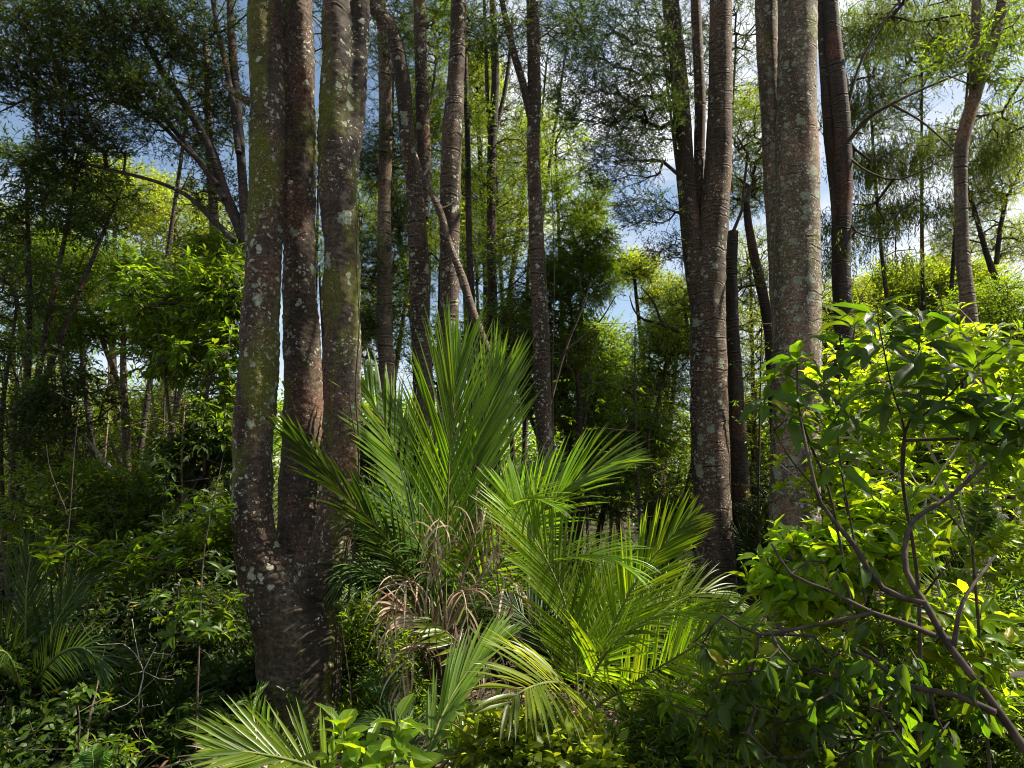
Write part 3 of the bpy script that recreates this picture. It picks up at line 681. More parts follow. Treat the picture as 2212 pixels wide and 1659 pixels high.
RTG = 'trees at the right'
P1, R1 = px_stem([(1794, 0, 32), (1800, 90, 34), (1809, 174, 36), (1819, 279, 38), (1820, 419, 38), (1817, 576, 38), (1822, 700, 40), (1826, 900, 42), (1830, 1070, 44)], 9.6)
P2, R2 = px_stem([(1774, 0, 22), (1779, 90, 23), (1784, 174, 24), (1795, 314, 26), (1806, 420, 26), (1812, 500, 26)], 9.7)
rimu = make_tree('weeping_tree', 'dark twin-stemmed tree with drooping stringy foliage, right of the stout pale tree', 'tree', [extend(P1, R1, top=8.5), extend(P2, R2, top=8, bottom=False)], M['bark_dark'],
          [], None, group=RTG, seed=51, sides=18, lump=0.09)
def weep(t, lst, seed, mat, limbs):
    rng = np.random.default_rng(seed); bm = MB(); lm = MB()
    roots = []
    for L, r0 in limbs:
        P, R = tube(bm, [at(*q) for q in L], np.linspace(r0 * .55, r0 * 0.2, len(L)), 8, 0.08, 0.08, seed); roots.append(P)
    roots = np.concatenate(roots)
    tips = np.concatenate([in_blob(rng, c, r, int(n * 0.5), 0.35, 3.0) for c, r, n in blobs(lst)])
    A, B, ra, rb, tp, td = grow(rng, roots, None, tips, 0.003, maxr=0.03)
    frusta(bm, A, B, ra * .7, rb * .7, 4)
    # hanging strands: thin zigzag chains of short needle-like blades
    k = 4; n = len(tp)
    st = tp[:, None] + rng.normal(size=(n, k, 3)) * np.array([0.11, 0.11, 0.06])
    L = rng.uniform(0.10, 0.42, (n, k)) * rng.uniform(.5, 1.3, (n, 1)); m = 9
    tt = (np.arange(m) + 0.5) / m
    sway = rng.normal(size=(n, k, 3)) * 0.18 + td[:, None] * 0.35; sway[..., 2] = 0
    pos = st[:, :, None] + np.array([0, 0, -1.0]) * (L[..., None] * tt)[..., None] + sway[:, :, None] * (L[..., None] * np.sqrt(tt))[..., None]
    X = np.array([0, 0, -1.0]) + rng.normal(size=(n, k, m, 3)) * 0.55
    Nn = rng.normal(size=(n, k, m, 3))
    place(lm, kite(0.2, 0.03, -0.1), pos.reshape(-1, 3), X.reshape(-1, 3), Nn.reshape(-1, 3), rng.uniform(0.05, 0.085, n * k * m))
    part('crown', lm, mat, t, smooth=False); part('branches', bm, M['twig'], t)
weep(rimu, [(1900, 60, 10.6, .8, .8, .42, 210), (2080, 60, 10.6, .9, .8, .4, 190), (1850, 200, 10.4, .45, .6, .4, 130), (1960, 330, 10.6, .7, .7, .32, 170), (2090, 300, 10.6, .6, .7, .4, 150), (1880, 470, 10.4, .5, .6, .35, 110),
            (1960, 440, 10.6, .55, .6, .2, 90), (1870, 330, 10.4, .35, .5, .35, 90), (2190, 240, 10.6, .4, .6, .6, 120), (1945, 560, 9.8, .35, .4, .12, 22), (1790, 520, 9.9, .25, .4, .5, 60)], 52, M['weep'],
     [([(1822, 320, 9.6), (1870, 260, 9.4), (1925, 225, 9.2), (2010, 185, 9.2), (2100, 150, 9.2)], .055), ([(1818, 300, 9.6), (1850, 160, 9.6), (1900, 60, 9.6), (1960, -20, 9.6)], .045),
      ([(1822, 330, 9.6), (1870, 368, 9.4), (1930, 388, 9.3), (1990, 370, 9.2), (2060, 330, 9.2)], .03), ([(1925, 225, 9.2), (1990, 262, 9.1), (2040, 305, 9.1), (2075, 340, 9.1)], .03),
      ([(1818, 450, 9.6), (1850, 500, 9.5), (1900, 515, 9.4), (1935, 512, 9.4)], .028), ([(2100, 150, 9.2), (2160, 180, 9.4), (2210, 170, 9.5)], .03)])
P1, R1 = px_stem([(2166, 0, 22), (2152, 70, 22), (2128, 140, 22), (2108, 202, 25), (2085, 279, 28), (2075, 349, 27), (2077, 454, 26), (2080, 560, 28), (2094, 680, 34), (2100, 800, 36), (2106, 1000, 38)], 7.2)
P2, R2 = px_stem([(2109, 0, 18), (2107, 70, 18), (2106, 140, 19), (2104, 200, 20)], 7.2)
make_tree('pale_forked_tree', 'slender pale tree forking high up at the right edge, beside the drooping foliage', 'tree', [extend(P1, R1, top=7.5), extend(P2, R2, top=7, bottom=False)], M['bark_light'],
          blobs([(2190, 60, 7.1, 0.2, 0.4, 0.35, 22), (2150, 180, 7.0, 0.25, 0.3, 0.2, 10), (2060, 120, 7.0, 0.35, 0.3, 0.22, 14)]), M['leaf_mid'], 'lance', RTG, 53, 16, 0.09, root_from=4.8)
P1, R1 = px_stem([(1612, 440, 15), (1616, 480, 17), (1628, 547, 20), (1642, 610, 22), (1660, 704, 24), (1668, 800, 26)], 10.0)
make_tree('leaning_tree', 'thin dark tree leaning left between the two large right-hand trees', 'tree', [extend(P1, R1)], M['bark_dark'],
          blobs([(1620, 380, 10.4, 0.45, 0.5, 0.4, 110), (1610, 430, 10.8, 0.4, 0.5, 0.25, 60), (1640, 250, 10.5, 0.35, 0.5, 0.5, 60)]), M['leaf_lime'], 'fine', RTG, 54, 10, 0.08, root_from=3.2)
P1, R1 = px_stem([(1584, 500, 22), (1580, 600, 26), (1585, 760, 30), (1592, 900, 34), (1604, 1123, 40)], 9.8)
make_tree('shaded_tree', 'dark shaded tree close behind the base of the three-stemmed reddish tree', 'tree', [extend(P1, R1, top=5)], M['bark_dark'],
          blobs([(1600, 280, 10.2, 0.3, 0.4, 0.5, 60), (1610, 620, 10.2, 0.3, 0.4, 0.3, 50)]), M['leaf_mid'], 'fine', RTG, 55, 14, 0.08, root_from=2.6)
P1, R1 = px_stem([(2060, 330, 6), (2100, 440, 9), (2131, 547, 12), (2150, 600, 14), (2173, 650, 16), (2210, 720, 18), (2240, 850, 20)], 11.5)
P2, R2 = px_stem([(2175, 420, 8), (2160, 500, 10), (2152, 570, 11)], 11.6)
make_tree('bent_tree', 'dark tree with thin bent limbs carrying bright yellow-green foliage by the right edge', 'tree', [extend(P1, R1), P2 and (P2, R2)], M['bark_dark'],
          blobs([(2160, 380, 11.6, 0.6, 0.7, 0.42, 230), (2110, 450, 11.8, 0.5, 0.6, 0.3, 120), (2190, 520, 11.8, 0.5, 0.6, 0.35, 140), (2060, 520, 12.2, 0.4, 0.5, 0.35, 90)]), M['leaf_lime'], 'fine', RTG, 56, 10, 0.08, root_from=3.0)

LTG = 'trees at the left'
# fan of dark stems spreading up and to the left
fan = []
for pts in ([(243, -60, 7), (302, 59, 11), (347, 149, 14), (392, 215, 15), (451, 312, 19), (486, 417, 22), (527, 520, 24), (545, 640, 26)],
            [(495, -40, 14), (500, 80, 16), (510, 200, 18), (520, 330, 19), (527, 440, 20), (534, 560, 20)],
            [(455, -30, 9), (470, 60, 11), (490, 150, 12), (505, 240, 13), (515, 330, 14)],
            [(280, 150, 6), (320, 190, 8), (352, 250, 9), (400, 310, 10), (446, 370, 12), (484, 430, 14)],
            [(190, 215, 5), (270, 225, 7), (330, 255, 8), (380, 300, 9), (430, 350, 10), (470, 400, 12)],
            [(150, 345, 5), (230, 365, 7), (330, 390, 8), (400, 420, 9), (455, 470, 11), (505, 520, 14)]):
    fan.append(px_stem(pts, 6.6, 7.2))
make_tree('spreading_tree', 'dark tree fanning many thin limbs up and to the left behind the mossy tree', 'tree',
          [extend(*fan[0], top=6.6), (fan[1][0], fan[1][1])] + [f for f in fan[2:]], M['bark_dark'],
          blobs([(60, 60, 6.6, .35, .5, .30, 150), (190, 60, 6.7, .35, .5, .28, 150), (320, 60, 6.8, .4, .5, .32, 170), (430, 90, 6.9, .35, .5, .35, 120), (70, 170, 6.6, .35, .5, .18, 110), (200, 160, 6.7, .4, .5, .25, 150),
                 (320, 220, 6.8, .35, .5, .25, 130), (400, 280, 7.0, .3, .4, .28, 90), (130, 260, 6.6, .35, .4, .14, 80), (250, 300, 6.8, .35, .4, .12, 70), (470, 200, 7.1, .25, .4, .35, 90), (-60, 120, 6.5, .4, .5, .6, 160), (460, 420, 7.2, .3, .4, .3, 60)])
          + [((-2.6, 6.6, 6.6), (1.5, 1.3, 0.7), 150)],
          M['leaf_dark'], 'fine', LTG, 61, 12, 0.08, root_from=3.8, step_t=0.07, tipr=.0018, gap=0.3, gs=3.8, dens=0.72, maxr=.018)
P1, R1 = px_stem([(443, 60, 12), (446, 130, 14), (449, 200, 15), (451, 312, 17), (460, 430, 19), (465, 520, 21), (469, 600, 22), (480, 760, 24), (492, 900, 26), (498, 1100, 28), (500, 1330, 30)], 7.8)
make_tree('pinkish_tree', 'slender tree left of the mossy tree, its ringed stem sunlit in yellow and pink patches', 'tree', [extend(P1, R1, top=6)], M['bark_light'],
          blobs([(470, 560, 7.6, .3, .4, .3, 80), (440, 640, 7.4, .3, .4, .3, 70)]), M['leaf_mid'], 'lance', LTG, 62, 14, 0.08, root_from=3.0)
P1, R1 = px_stem([(268, 700, 9), (266, 770, 12), (268, 850, 15), (272, 930, 17), (275, 1070, 20), (284, 1180, 22), (290, 1300, 24)], 8.6)
P2, R2 = px_stem([(150, 560, 6), (190, 660, 8), (230, 760, 10), (262, 850, 11), (270, 920, 12)], 8.7)
P3, R3 = px_stem([(402, 760, 9), (388, 850, 11), (370, 930, 13), (345, 1040, 16), (325, 1130, 18), (300, 1230, 20)], 8.6)
make_tree('grey_understorey_tree', 'grey many-limbed small tree in the middle of the left thicket', 'tree', [extend(P1, R1), (P2, R2), (P3, R3)], M['bark_light'],
          blobs([(180, 560, 8.6, .6, .5, .4, 150), (330, 620, 8.4, .5, .5, .35, 150), (120, 700, 8.5, .5, .5, .35, 130), (400, 730, 8.2, .5, .5, .35, 160), (270, 700, 8.8, .4, .5, .25, 70)]), M['leaf_mid'], 'lance', LTG, 63, 12, 0.08, root_from=2.4)
lb = MB(); P = [at(170, 930, 7.2), at(208, 974, 7.15), at(236, 1008, 7.1), at(264, 1037, 7.05), at(310, 1090, 7.0)]
tube(lb, P, [rad(w, P[0]) for w in (4, 9, 10, 12, 13)], 9, 0.04, 0.15, 3)
t = thing('dead_limb', P[-1], 'bleached white dead limb slanting through the left thicket', 'dead branch')
part('limb', lb, M['twig_pale'], t)
lb = MB(); tube(lb, [at(262, 1000, 7.3), at(250, 980, 7.3), at(240, 955, 7.3)], [0.02, 0.018, 0.012], 8, 0.05, 0.1); part('snag', lb, M['bark_light'], t)

# ------------------------------------------------------------------ understorey trees and shrubs that fill the middle distance
def bush(label, px, D, lst, leafmat, leaf, seed, name='shrub', cat='shrub', bark='twig', group=None, gap=0.12, gs=1.8, w=0.03, sub=None, tipr=0.003, nst=3, dn=1.0):
    if dn != 1: lst = [q[:6] + (q[6] * dn,) for q in lst]
    if 121 <= seed <= 127: lst = [q[:6] + (q[6] * (0.30 if seed in (122, 123) else 0.42),) for q in lst]; gap = max(gap, 0.3); gs = 2.6
    rng = np.random.default_rng(seed)
    b = at(px, 1100, D); b[2] = float(ground_z(b[0], b[1]))
    cr = blobs(lst)
    stems = []
    cs = sorted(cr, key=lambda c: -c[0][2])
    for i in range(min(nst, len(cs))):
        c = cs[i * max(1, len(cs) // nst)][0]
        mid = b * 0.5 + c * 0.5 + rng.normal(size=3) * 0.12
        P = [c + np.array([0, 0, -0.1]), mid, b + rng.normal(size=3) * np.array([.08, .08, 0]) - np.array([0, 0, .1])]
        stems.append((P, [w * 0.35, w * 0.7, w]))
    return make_tree(name, label, cat, stems, M[bark], cr, leafmat, leaf, group, seed, 8, 0.08, root_from=0.15 + b[2], maxr=w * 0.7, step_t=0.12, gap=gap, gs=gs, sub=sub, tipr=tipr, stemname='stem', foliage_name='foliage', twigmat=M[bark])

UG, FG = 'understorey shrubs', 'small trees in the far thicket'
L = M['leaf_mid']; DK = M['leaf_dark']; LI = M['leaf_lime']
# far, sunlit crowns showing between the trunks
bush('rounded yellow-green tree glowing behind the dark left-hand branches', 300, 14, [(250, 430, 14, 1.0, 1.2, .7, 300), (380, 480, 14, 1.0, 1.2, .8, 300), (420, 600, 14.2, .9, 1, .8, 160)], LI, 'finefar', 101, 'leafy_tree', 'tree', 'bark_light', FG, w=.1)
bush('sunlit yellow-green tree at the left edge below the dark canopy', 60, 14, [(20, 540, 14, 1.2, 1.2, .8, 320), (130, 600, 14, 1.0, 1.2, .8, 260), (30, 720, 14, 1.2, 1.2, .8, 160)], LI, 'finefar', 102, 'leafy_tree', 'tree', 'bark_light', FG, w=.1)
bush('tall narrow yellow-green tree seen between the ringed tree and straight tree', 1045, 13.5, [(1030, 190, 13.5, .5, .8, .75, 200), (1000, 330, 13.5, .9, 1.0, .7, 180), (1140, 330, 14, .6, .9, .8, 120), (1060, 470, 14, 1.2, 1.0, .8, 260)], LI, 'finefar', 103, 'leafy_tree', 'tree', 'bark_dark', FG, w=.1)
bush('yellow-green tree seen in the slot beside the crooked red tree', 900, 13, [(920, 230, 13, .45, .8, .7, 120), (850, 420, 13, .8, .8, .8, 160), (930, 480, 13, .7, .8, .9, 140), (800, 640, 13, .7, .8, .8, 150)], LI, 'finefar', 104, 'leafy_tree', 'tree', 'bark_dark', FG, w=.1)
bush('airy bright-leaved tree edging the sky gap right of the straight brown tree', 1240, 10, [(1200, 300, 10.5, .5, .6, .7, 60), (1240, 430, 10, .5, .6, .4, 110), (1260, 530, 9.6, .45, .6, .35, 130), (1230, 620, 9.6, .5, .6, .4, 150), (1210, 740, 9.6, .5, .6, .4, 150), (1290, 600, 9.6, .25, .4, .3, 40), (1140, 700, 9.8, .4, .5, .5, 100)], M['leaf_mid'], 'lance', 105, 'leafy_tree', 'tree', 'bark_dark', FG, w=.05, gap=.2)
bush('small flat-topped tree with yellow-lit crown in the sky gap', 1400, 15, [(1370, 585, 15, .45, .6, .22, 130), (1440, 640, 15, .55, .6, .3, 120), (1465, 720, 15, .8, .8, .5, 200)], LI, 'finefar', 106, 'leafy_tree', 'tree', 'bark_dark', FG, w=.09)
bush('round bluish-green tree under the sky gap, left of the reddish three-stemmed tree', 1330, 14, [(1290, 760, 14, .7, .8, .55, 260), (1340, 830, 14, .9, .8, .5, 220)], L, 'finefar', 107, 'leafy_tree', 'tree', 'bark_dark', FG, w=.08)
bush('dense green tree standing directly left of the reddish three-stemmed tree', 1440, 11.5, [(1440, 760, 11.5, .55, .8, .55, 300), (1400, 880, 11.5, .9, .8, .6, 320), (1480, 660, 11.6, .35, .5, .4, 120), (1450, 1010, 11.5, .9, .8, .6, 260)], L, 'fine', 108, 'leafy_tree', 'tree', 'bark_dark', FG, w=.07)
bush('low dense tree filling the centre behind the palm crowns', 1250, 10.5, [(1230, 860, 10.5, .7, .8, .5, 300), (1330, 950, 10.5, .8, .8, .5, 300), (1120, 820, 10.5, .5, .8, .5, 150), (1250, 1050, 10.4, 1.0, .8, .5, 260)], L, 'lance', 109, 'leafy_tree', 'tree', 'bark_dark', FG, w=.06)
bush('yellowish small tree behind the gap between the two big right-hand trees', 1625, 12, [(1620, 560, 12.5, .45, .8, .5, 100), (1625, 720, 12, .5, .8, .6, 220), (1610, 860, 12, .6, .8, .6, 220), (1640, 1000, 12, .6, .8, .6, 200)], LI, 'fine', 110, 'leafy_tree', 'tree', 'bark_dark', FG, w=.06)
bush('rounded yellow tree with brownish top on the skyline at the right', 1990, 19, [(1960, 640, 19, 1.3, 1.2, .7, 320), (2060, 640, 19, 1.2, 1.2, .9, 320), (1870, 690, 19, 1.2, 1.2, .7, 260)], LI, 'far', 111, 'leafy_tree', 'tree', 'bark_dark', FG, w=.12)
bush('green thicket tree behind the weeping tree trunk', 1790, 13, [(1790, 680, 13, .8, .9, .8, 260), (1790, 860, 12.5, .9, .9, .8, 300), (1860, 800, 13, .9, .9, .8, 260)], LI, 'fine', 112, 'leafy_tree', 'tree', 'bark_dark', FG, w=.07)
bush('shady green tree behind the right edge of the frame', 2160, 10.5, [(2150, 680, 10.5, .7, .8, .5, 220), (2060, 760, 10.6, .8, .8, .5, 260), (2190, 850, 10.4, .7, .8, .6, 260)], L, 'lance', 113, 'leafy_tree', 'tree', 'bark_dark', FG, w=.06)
# left thicket
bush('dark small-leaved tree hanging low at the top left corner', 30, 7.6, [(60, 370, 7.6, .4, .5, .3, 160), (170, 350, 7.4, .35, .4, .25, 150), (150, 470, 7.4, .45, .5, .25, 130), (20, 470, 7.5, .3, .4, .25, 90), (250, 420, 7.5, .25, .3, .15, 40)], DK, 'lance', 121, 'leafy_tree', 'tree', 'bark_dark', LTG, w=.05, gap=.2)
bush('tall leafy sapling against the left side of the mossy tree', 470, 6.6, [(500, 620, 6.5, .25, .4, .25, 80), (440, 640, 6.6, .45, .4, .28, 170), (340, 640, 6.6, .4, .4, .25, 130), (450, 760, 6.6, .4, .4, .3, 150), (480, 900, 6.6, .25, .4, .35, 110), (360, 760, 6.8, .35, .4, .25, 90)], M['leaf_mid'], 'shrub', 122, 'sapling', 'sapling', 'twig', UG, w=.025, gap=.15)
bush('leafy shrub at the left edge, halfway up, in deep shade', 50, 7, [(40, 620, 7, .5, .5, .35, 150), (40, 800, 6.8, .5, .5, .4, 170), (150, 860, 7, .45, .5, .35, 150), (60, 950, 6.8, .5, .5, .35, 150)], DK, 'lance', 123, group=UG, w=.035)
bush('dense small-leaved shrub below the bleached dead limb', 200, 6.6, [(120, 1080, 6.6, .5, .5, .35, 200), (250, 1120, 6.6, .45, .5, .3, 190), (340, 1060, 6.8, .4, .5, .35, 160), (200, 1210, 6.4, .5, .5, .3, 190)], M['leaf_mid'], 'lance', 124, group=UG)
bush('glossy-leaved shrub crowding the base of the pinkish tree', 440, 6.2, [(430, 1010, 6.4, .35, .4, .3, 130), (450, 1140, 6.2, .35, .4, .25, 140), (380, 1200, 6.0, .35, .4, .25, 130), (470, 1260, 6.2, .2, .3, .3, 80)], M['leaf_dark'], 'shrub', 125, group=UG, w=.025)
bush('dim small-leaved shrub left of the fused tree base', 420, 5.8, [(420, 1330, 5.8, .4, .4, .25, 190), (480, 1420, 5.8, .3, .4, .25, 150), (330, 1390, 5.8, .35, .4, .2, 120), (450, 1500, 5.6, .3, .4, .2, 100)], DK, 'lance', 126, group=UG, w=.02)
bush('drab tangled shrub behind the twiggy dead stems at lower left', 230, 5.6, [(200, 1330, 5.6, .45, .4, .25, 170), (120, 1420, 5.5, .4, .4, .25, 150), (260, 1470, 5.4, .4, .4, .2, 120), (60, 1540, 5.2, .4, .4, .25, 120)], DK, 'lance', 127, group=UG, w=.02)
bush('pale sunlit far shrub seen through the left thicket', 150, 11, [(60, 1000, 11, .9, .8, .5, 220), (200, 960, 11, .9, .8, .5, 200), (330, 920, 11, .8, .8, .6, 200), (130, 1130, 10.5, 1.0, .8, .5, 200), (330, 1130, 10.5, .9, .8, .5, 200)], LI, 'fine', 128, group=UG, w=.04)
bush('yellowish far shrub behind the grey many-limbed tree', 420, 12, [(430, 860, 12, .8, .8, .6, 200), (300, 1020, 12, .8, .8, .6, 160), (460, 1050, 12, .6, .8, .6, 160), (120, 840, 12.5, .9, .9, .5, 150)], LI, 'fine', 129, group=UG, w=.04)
# centre and right behind the palms
bush('low shadowy shrub behind the reddish three-stemmed tree foot', 1620, 10.2, [(1620, 1080, 10.2, .5, .5, .4, 150), (1470, 1130, 10.2, .5, .5, .3, 150), (1640, 1180, 9.9, .4, .4, .3, 120)], DK, 'lance', 131, group=UG)
bush('dark low shrub filling the gap between the mossy tree and the big palm', 850, 7.4, [(830, 980, 7.4, .35, .5, .4, 120), (850, 1130, 7.4, .4, .5, .4, 160), (800, 1300, 7.0, .3, .5, .35, 120), (860, 1450, 6.8, .4, .5, .3, 120)], DK, 'lance', 132, group=UG)
bush('fine-leaved shrub in light shade behind the pale forked tree', 1900, 8.2, [(1850, 950, 8.6, .5, .5, .5, 200), (1990, 950, 8.6, .6, .5, .5, 240), (2140, 960, 8.4, .5, .5, .5, 220), (1880, 1150, 8.2, .6, .5, .4, 200), (2060, 1180, 8.0, .6, .5, .4, 220), (2190, 1220, 7.6, .4, .5, .4, 150)], M['leaf_mid'], 'lance', 133, group=UG)

for i, (lab, px, D, l_, mt) in enumerate([
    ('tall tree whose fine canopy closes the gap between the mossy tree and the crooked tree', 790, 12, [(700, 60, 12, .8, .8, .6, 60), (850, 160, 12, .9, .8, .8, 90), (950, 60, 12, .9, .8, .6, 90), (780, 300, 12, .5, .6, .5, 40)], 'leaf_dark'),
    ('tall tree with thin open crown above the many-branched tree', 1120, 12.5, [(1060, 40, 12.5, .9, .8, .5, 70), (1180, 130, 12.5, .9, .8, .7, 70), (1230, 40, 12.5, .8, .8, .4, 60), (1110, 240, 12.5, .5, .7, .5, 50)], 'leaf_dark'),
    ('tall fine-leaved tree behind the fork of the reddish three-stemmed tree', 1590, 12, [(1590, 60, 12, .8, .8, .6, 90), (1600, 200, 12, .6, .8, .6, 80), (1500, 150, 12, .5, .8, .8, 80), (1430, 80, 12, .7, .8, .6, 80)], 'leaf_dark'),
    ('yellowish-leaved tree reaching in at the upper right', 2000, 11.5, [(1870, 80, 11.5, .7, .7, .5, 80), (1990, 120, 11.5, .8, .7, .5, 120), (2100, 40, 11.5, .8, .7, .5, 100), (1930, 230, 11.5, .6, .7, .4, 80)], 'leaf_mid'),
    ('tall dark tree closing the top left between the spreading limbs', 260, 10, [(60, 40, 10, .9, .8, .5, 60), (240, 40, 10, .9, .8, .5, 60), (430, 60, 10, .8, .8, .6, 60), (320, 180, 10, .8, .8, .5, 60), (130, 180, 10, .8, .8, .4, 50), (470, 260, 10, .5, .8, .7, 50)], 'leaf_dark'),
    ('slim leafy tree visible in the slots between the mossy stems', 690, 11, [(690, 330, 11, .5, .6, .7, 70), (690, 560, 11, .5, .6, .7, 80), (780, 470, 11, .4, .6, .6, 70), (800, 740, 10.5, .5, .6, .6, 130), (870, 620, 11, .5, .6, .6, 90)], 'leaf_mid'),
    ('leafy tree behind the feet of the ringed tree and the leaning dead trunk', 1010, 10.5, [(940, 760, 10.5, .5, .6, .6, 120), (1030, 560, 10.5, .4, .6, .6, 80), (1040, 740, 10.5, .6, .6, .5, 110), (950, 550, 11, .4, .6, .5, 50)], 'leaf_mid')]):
    bush(lab, px, D, l_, M[mt], 'fine', 141 + i, 'canopy_tree', 'tree', 'bark_dark', 'tall trees of the canopy behind', w=.05, gap=.22, gs=2.8, dn=1.3)

# far wood behind everything
def far_wood():
    rng = np.random.default_rng(77); lm = MB()
    n = 3600
    ang = rng.uniform(-0.85, 0.85, n); dist = rng.uniform(22, 42, n)
    x = np.sin(ang) * dist; y = np.cos(ang) * dist
    h = 4.2 + 1.3 * field(np.stack([x, y, 0 * x], -1), 0.25) - 1.4 * np.exp(-((ang - 0.13) / 0.12) ** 2)
    z = rng.uniform(0, 1, n) ** 0.7 * h
    c = np.stack([x, y, z + ground_z(x, y)], -1)
    tips = c; td = rnd_dir(rng, n); td[:, 2] = abs(td[:, 2])
    sprays(lm, None, rng, tips, td, 10, 1.1, 0.26, KITE, 0.9, 0.1, 0.7, sub=3)
    tag(part('distant_woods', lm, M['leaf_mid'], None, smooth=False), 'far forest edge closing the view behind the trunks', None, None, 'stuff')
far_wood()

# ------------------------------------------------------------------ palms
def ribbon_leaves(mb, base, d0, nrm, L, W, droop, seg=7, fold=0.35, rng=None, curl=0.0):
    """long narrow leaflets: base (n,3), first direction, blade normal, length, width; they bend down by droop"""
    n = len(base); P = base.copy(); d = nrmz(d0); pts = [P.copy()]; dirs = [d.copy()]
    ds = (L / seg)[:, None]
    sway = rng.normal(size=(n, 3)) * curl
    for i in range(seg):
        g = np.zeros((n, 3)); g[:, 2] = -1
        d = nrmz(d + (g * droop[:, None] + sway) * ((i + 1) / seg) ** 1.3 * 0.55)
        P = P + d * ds; pts.append(P.copy()); dirs.append(d.copy())
    P = np.stack(pts, 1); Dd = np.stack(dirs, 1)
    side = nrmz(np.cross(Dd, nrm[:, None])); Nn = nrmz(np.cross(side, Dd))
    t = np.arange(seg + 1) / seg
    wp = np.minimum(1, 0.35 + t * 5) * np.clip((1 - t) * 2.2, 0, 1) ** 0.8; wp[-1] = 0.02
    hw = (W[:, None] * wp[None] * 0.5)[..., None]
    V = np.stack([P + side * hw + Nn * hw * fold, P, P - side * hw + Nn * hw * fold], 2)
    k = seg + 1
    idx = np.arange(seg)
    f = np.concatenate([np.stack([idx * 3, idx * 3 + 1, idx * 3 + 4, idx * 3 + 3], 1), np.stack([idx * 3 + 1, idx * 3 + 2, idx * 3 + 5, idx * 3 + 4], 1)])
    F = (f[None] + (np.arange(n) * k * 3)[:, None, None]).reshape(-1, 4)
    uv = np.zeros((n, k, 3, 2)); uv[..., 0] = np.array([0, .5, 1]); uv[..., 1] = t[None, :, None]
    mb.add(V.reshape(-1, 3), F, uv.reshape(-1, 2))

def frond(parent, rng, path, N, L=0.6, n=34, w=0.022, a0=58, a1=14, droop=0.12, lift=0.25, mat='palm', start=0.22, rr=0.010, name='frond', label=None,
          seg=7, tip=0.55, curl=0.03, missing=0.04, lower=1.0, upper=1.0, prof=0.5, D3=True):
    """path: list of (px, py, D) from the stalk's base to its tip"""
    pts = [at(*q) if D3 else np.asarray(q, float) for q in path]
    P, R = resample(pts, np.linspace(rr, rr * 0.25, len(pts)), 0.02)
    s = np.concatenate([[0], np.cumsum(np.linalg.norm(np.diff(P, axis=0), axis=1))]); s /= s[-1]
    if a0 < 75: n = int(n * 1.15); w = w * 0.78; curl = curl * .7; droop = droop * (.8 if mat in ('palm', 'palm_bright') else 1.2)
    t = np.linspace(start, 0.995, n)
    lv = MB()
    N = nrmz(np.asarray(N, float)) + (np.array([.5, 0, .15]) if mat in ('palm', 'palm_bright', 'palm_yellow') else 0)
    for sg, mul in ((1, upper), (-1, lower)):
        if mul <= 0: continue
        tt = np.clip(t + rng.normal(size=n) * 0.35 / n, start * 0.9, 1); keep = rng.random(n) > missing; tt = tt[keep]
        b = np.stack([np.interp(tt, s, P[:, i]) for i in range(3)], 1)
        T = nrmz(np.stack([np.interp(np.minimum(tt + .02, 1), s, P[:, i]) for i in range(3)], 1) - np.stack([np.interp(tt - .02, s, P[:, i]) for i in range(3)], 1))
        S = nrmz(np.cross(T, N)); NN = nrmz(np.cross(S, T)); u = (tt - start) / (1 - start)
        a = np.radians(a0 + (a1 - a0) * u ** 0.9 + rng.normal(size=len(tt)) * 2.5)[:, None]
        d = np.cos(a) * T + np.sin(a) * (sg * S * math.cos(lift) + NN * math.sin(lift)) + rng.normal(size=(len(tt), 3)) * (0.022 if mat != 'palm_dead' else .08)
        LL = L * mul * (prof + (1 - prof) * np.sin(np.pi * np.clip(u * 0.85 + 0.12, 0, 1))) * np.where(u > 0.85, 1 - (1 - tip) * (u - 0.85) / 0.15, 1) * rng.uniform(0.9, 1.08, len(tt))
        ribbon_leaves(lv, b, d, NN + rng.normal(size=NN.shape) * 0.22, LL, np.full(len(tt), w) * rng.uniform(0.8, 1.15, len(tt)), droop * rng.uniform(0.5, 1.5, len(tt)), seg, 0.35, rng, curl)
    tube(lv, pts, np.linspace(rr, rr * 0.25, len(pts)) * 0.8, 4, 0.08)
    o = part(name, lv, M[mat], parent, label=label)
    rb = MB(); tube(rb, pts, np.linspace(rr, rr * 0.25, len(pts)), 6, 0.05)
    me = rb.mesh('stalk', M['rachis' if mat != 'palm_dead' else 'palm_dead'], True, tuple(parent.location))
    r = bpy.data.objects.new('stalk', me); C.objects.link(r); r.parent = o
    return o

def palm(px, D, label, top=None, rt=0.09, group='palms of the understorey'):
    b = at(px, 1300, D); b[2] = float(ground_z(b[0], b[1]))
    t = thing('palm', b, label, 'palm', group)
    if top is not None:
        tp = at(*top); mb = MB()
        tube(mb, [tp, tp * 0.6 + b * 0.4 + np.array([.02, 0, 0]), b - np.array([0, 0, .05])], [rt * 0.55, rt * 0.9, rt * 1.15], 16, 0.03, 0.35, 4)
        part('trunk', mb, M['palm_trunk'], t)
    return t
rng = np.random.default_rng(301)
F3 = lambda *a: list(a)
p1 = palm(962, 5.7, 'tallest palm, its crown of upright fronds fanning out in the middle of the picture', (962, 1330, 5.65), 0.10)
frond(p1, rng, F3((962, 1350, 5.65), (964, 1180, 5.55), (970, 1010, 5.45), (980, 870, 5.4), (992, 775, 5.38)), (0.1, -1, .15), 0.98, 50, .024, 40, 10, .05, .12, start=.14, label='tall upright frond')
frond(p1, rng, F3((968, 1350, 5.7), (990, 1190, 5.8), (1020, 1030, 5.9), (1052, 900, 5.95), (1080, 810, 5.95)), (-.35, -1, .1), 0.95, 46, .030, 36, 8, .04, .15, start=.15)
